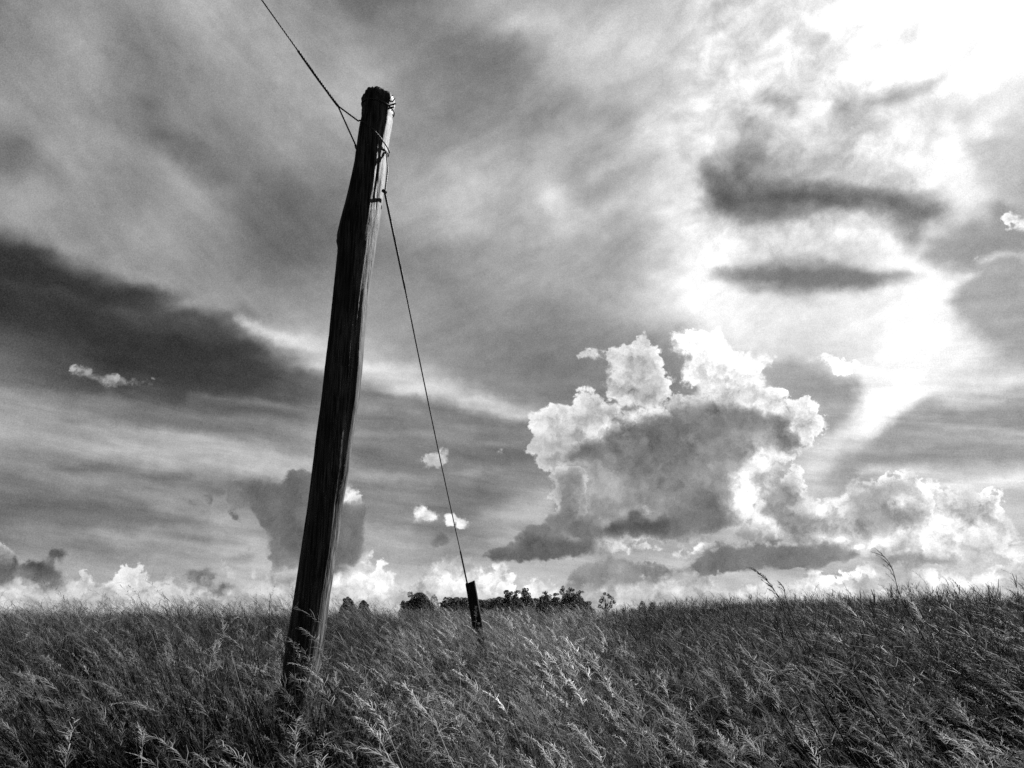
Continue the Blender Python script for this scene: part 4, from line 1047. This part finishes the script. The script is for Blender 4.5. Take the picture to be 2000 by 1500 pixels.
# ------------------------------------------------------------------ single tall stalks that stand out
def stalk(name, pts, Y, label, cat, branches, blen, mat_stem, mat_head, group, seed, start=.35, wid=.0016, droop=.25):
    rnd = random.Random(seed)
    P = [at(a, b, Y + rnd.uniform(-.02, .02)) for a, b in pts]
    # smooth the axis
    ax = []
    for i in range(len(P) - 1):
        p0, p1, p2, p3 = P[max(i - 1, 0)], P[i], P[i + 1], P[min(i + 2, len(P) - 1)]
        for k in range(5):
            t_ = k / 5
            ax.append(.5 * ((2 * p1) + (p2 - p0) * t_ + (2 * p0 - 5 * p1 + 4 * p2 - p3) * t_ ** 2 + (3 * p1 - p0 - 3 * p2 + p3) * t_ ** 3))
    ax.append(P[-1])
    gz_ = float(ground_z(ax[0].x + .35, Y)); foot = Vector((ax[0].x + .35 * max(0., ax[0].z - gz_), Y, gz_))
    ax = [foot, foot.lerp(ax[0], .4) + Vector((.05, 0, .02)), foot.lerp(ax[0], .75) + Vector((.03, 0, .02))] + ax
    tg = thing(name, foot, label, cat, group)
    n = len(ax); v, f = tube(ax, [.0024 * (1 - .7 * i / n) + .0005 for i in range(n)], 5)
    obj('stem', mesh('stem', loc(v, tg), f, True), mat_stem, tg)
    parts = []
    s0 = int(3 + (n - 3) * start)
    for k in range(branches):
        i = s0 + (n - 2 - s0) * k / max(1, branches - 1); i0 = int(i); p = ax[i0].lerp(ax[i0 + 1], i - i0); d = (ax[i0 + 1] - ax[i0]).normalized()
        sd = Vector((rnd.uniform(-1, .45), rnd.uniform(-.6, .6), rnd.uniform(-.4, .3)))
        o_ = (d * rnd.uniform(.7, 1.2) + sd * .55).normalized(); L = blen * rnd.uniform(.6, 1.15) * (1.1 - .55 * k / branches)
        m_ = p + o_ * L * .5; e = m_ + (o_ + Vector((-.35, 0, -droop))).normalized() * L * .5
        parts.append(tube([p, m_, e], [wid * .5, wid, wid * .3], 4))
        for q in range(5):
            b = p.lerp(m_, rnd.uniform(.3, 1)) if q % 2 else m_.lerp(e, rnd.random())
            g2 = (o_ + Vector((rnd.uniform(-.6, .2), rnd.uniform(-.5, .5), rnd.uniform(-.5, .3)))).normalized()
            parts.append(tube([b, b + g2 * L * .11, b + g2 * L * .2], [wid * .4, wid * .9, wid * .1], 4))
    v, f = join(*parts); obj('seed_head', mesh('seed_head', loc(v, tg), f), mat_head, tg)
SG = 'single tall seed stalks standing out of the grass'
stalk('grass_stalk', [(1534, 1205), (1526, 1175), (1510, 1150), (1494, 1130), (1475, 1112)], 5.2, 'dark arching seed stalk against the clouds, left of two on the right skyline', 'grass stalk', 15, .11, M_STEM, M_DARKHEAD, SG, 1, .30, .0019, .1)
stalk('grass_stalk', [(1545, 1200), (1535, 1170), (1531, 1150), (1524, 1140)], 5.3, 'short upright seed stalk just right of the dark arching stalk', 'grass stalk', 6, .06, M_STEM, M_DARKHEAD, SG, 2, .45, .0016, .1)
stalk('grass_stalk', [(1762, 1175), (1752, 1145), (1745, 1118), (1733, 1094), (1721, 1084)], 5.6, 'thin feathery seed stalk against the clouds, right of two on the right skyline', 'grass stalk', 12, .13, M_STEM, M_DARKHEAD, SG, 3, .25, .0011, .05)
PG = 'pale plumes in the right foreground'
stalk('grass_plume', [(1610, 1375), (1590, 1350), (1570, 1322), (1556, 1306)], 2.9, 'bushy pale plume uppermost of those in the right foreground', 'grass plume', 34, .085, M_STEM, M_PLUME, PG, 4, .2, .0016, .5)
stalk('grass_plume', [(1535, 1400), (1525, 1375), (1510, 1352), (1502, 1338)], 2.7, 'narrow pale plume leftmost of those in the right foreground', 'grass plume', 26, .08, M_STEM, M_PLUME, PG, 5, .15, .0014, .5)
stalk('grass_plume', [(1695, 1375), (1680, 1345), (1668, 1322), (1660, 1312)], 2.9, 'pale drooping plume rightmost of those in the right foreground', 'grass plume', 26, .08, M_STEM, M_PLUME, PG, 6, .15, .0014, .6)
stalk('grass_plume', [(1562, 1372), (1552, 1355), (1542, 1342), (1534, 1336)], 2.8, 'short bright plume between the narrow plume and the bushy plume', 'grass plume', 20, .06, M_STEM, M_PLUME, PG, 7, .15, .0014, .6)
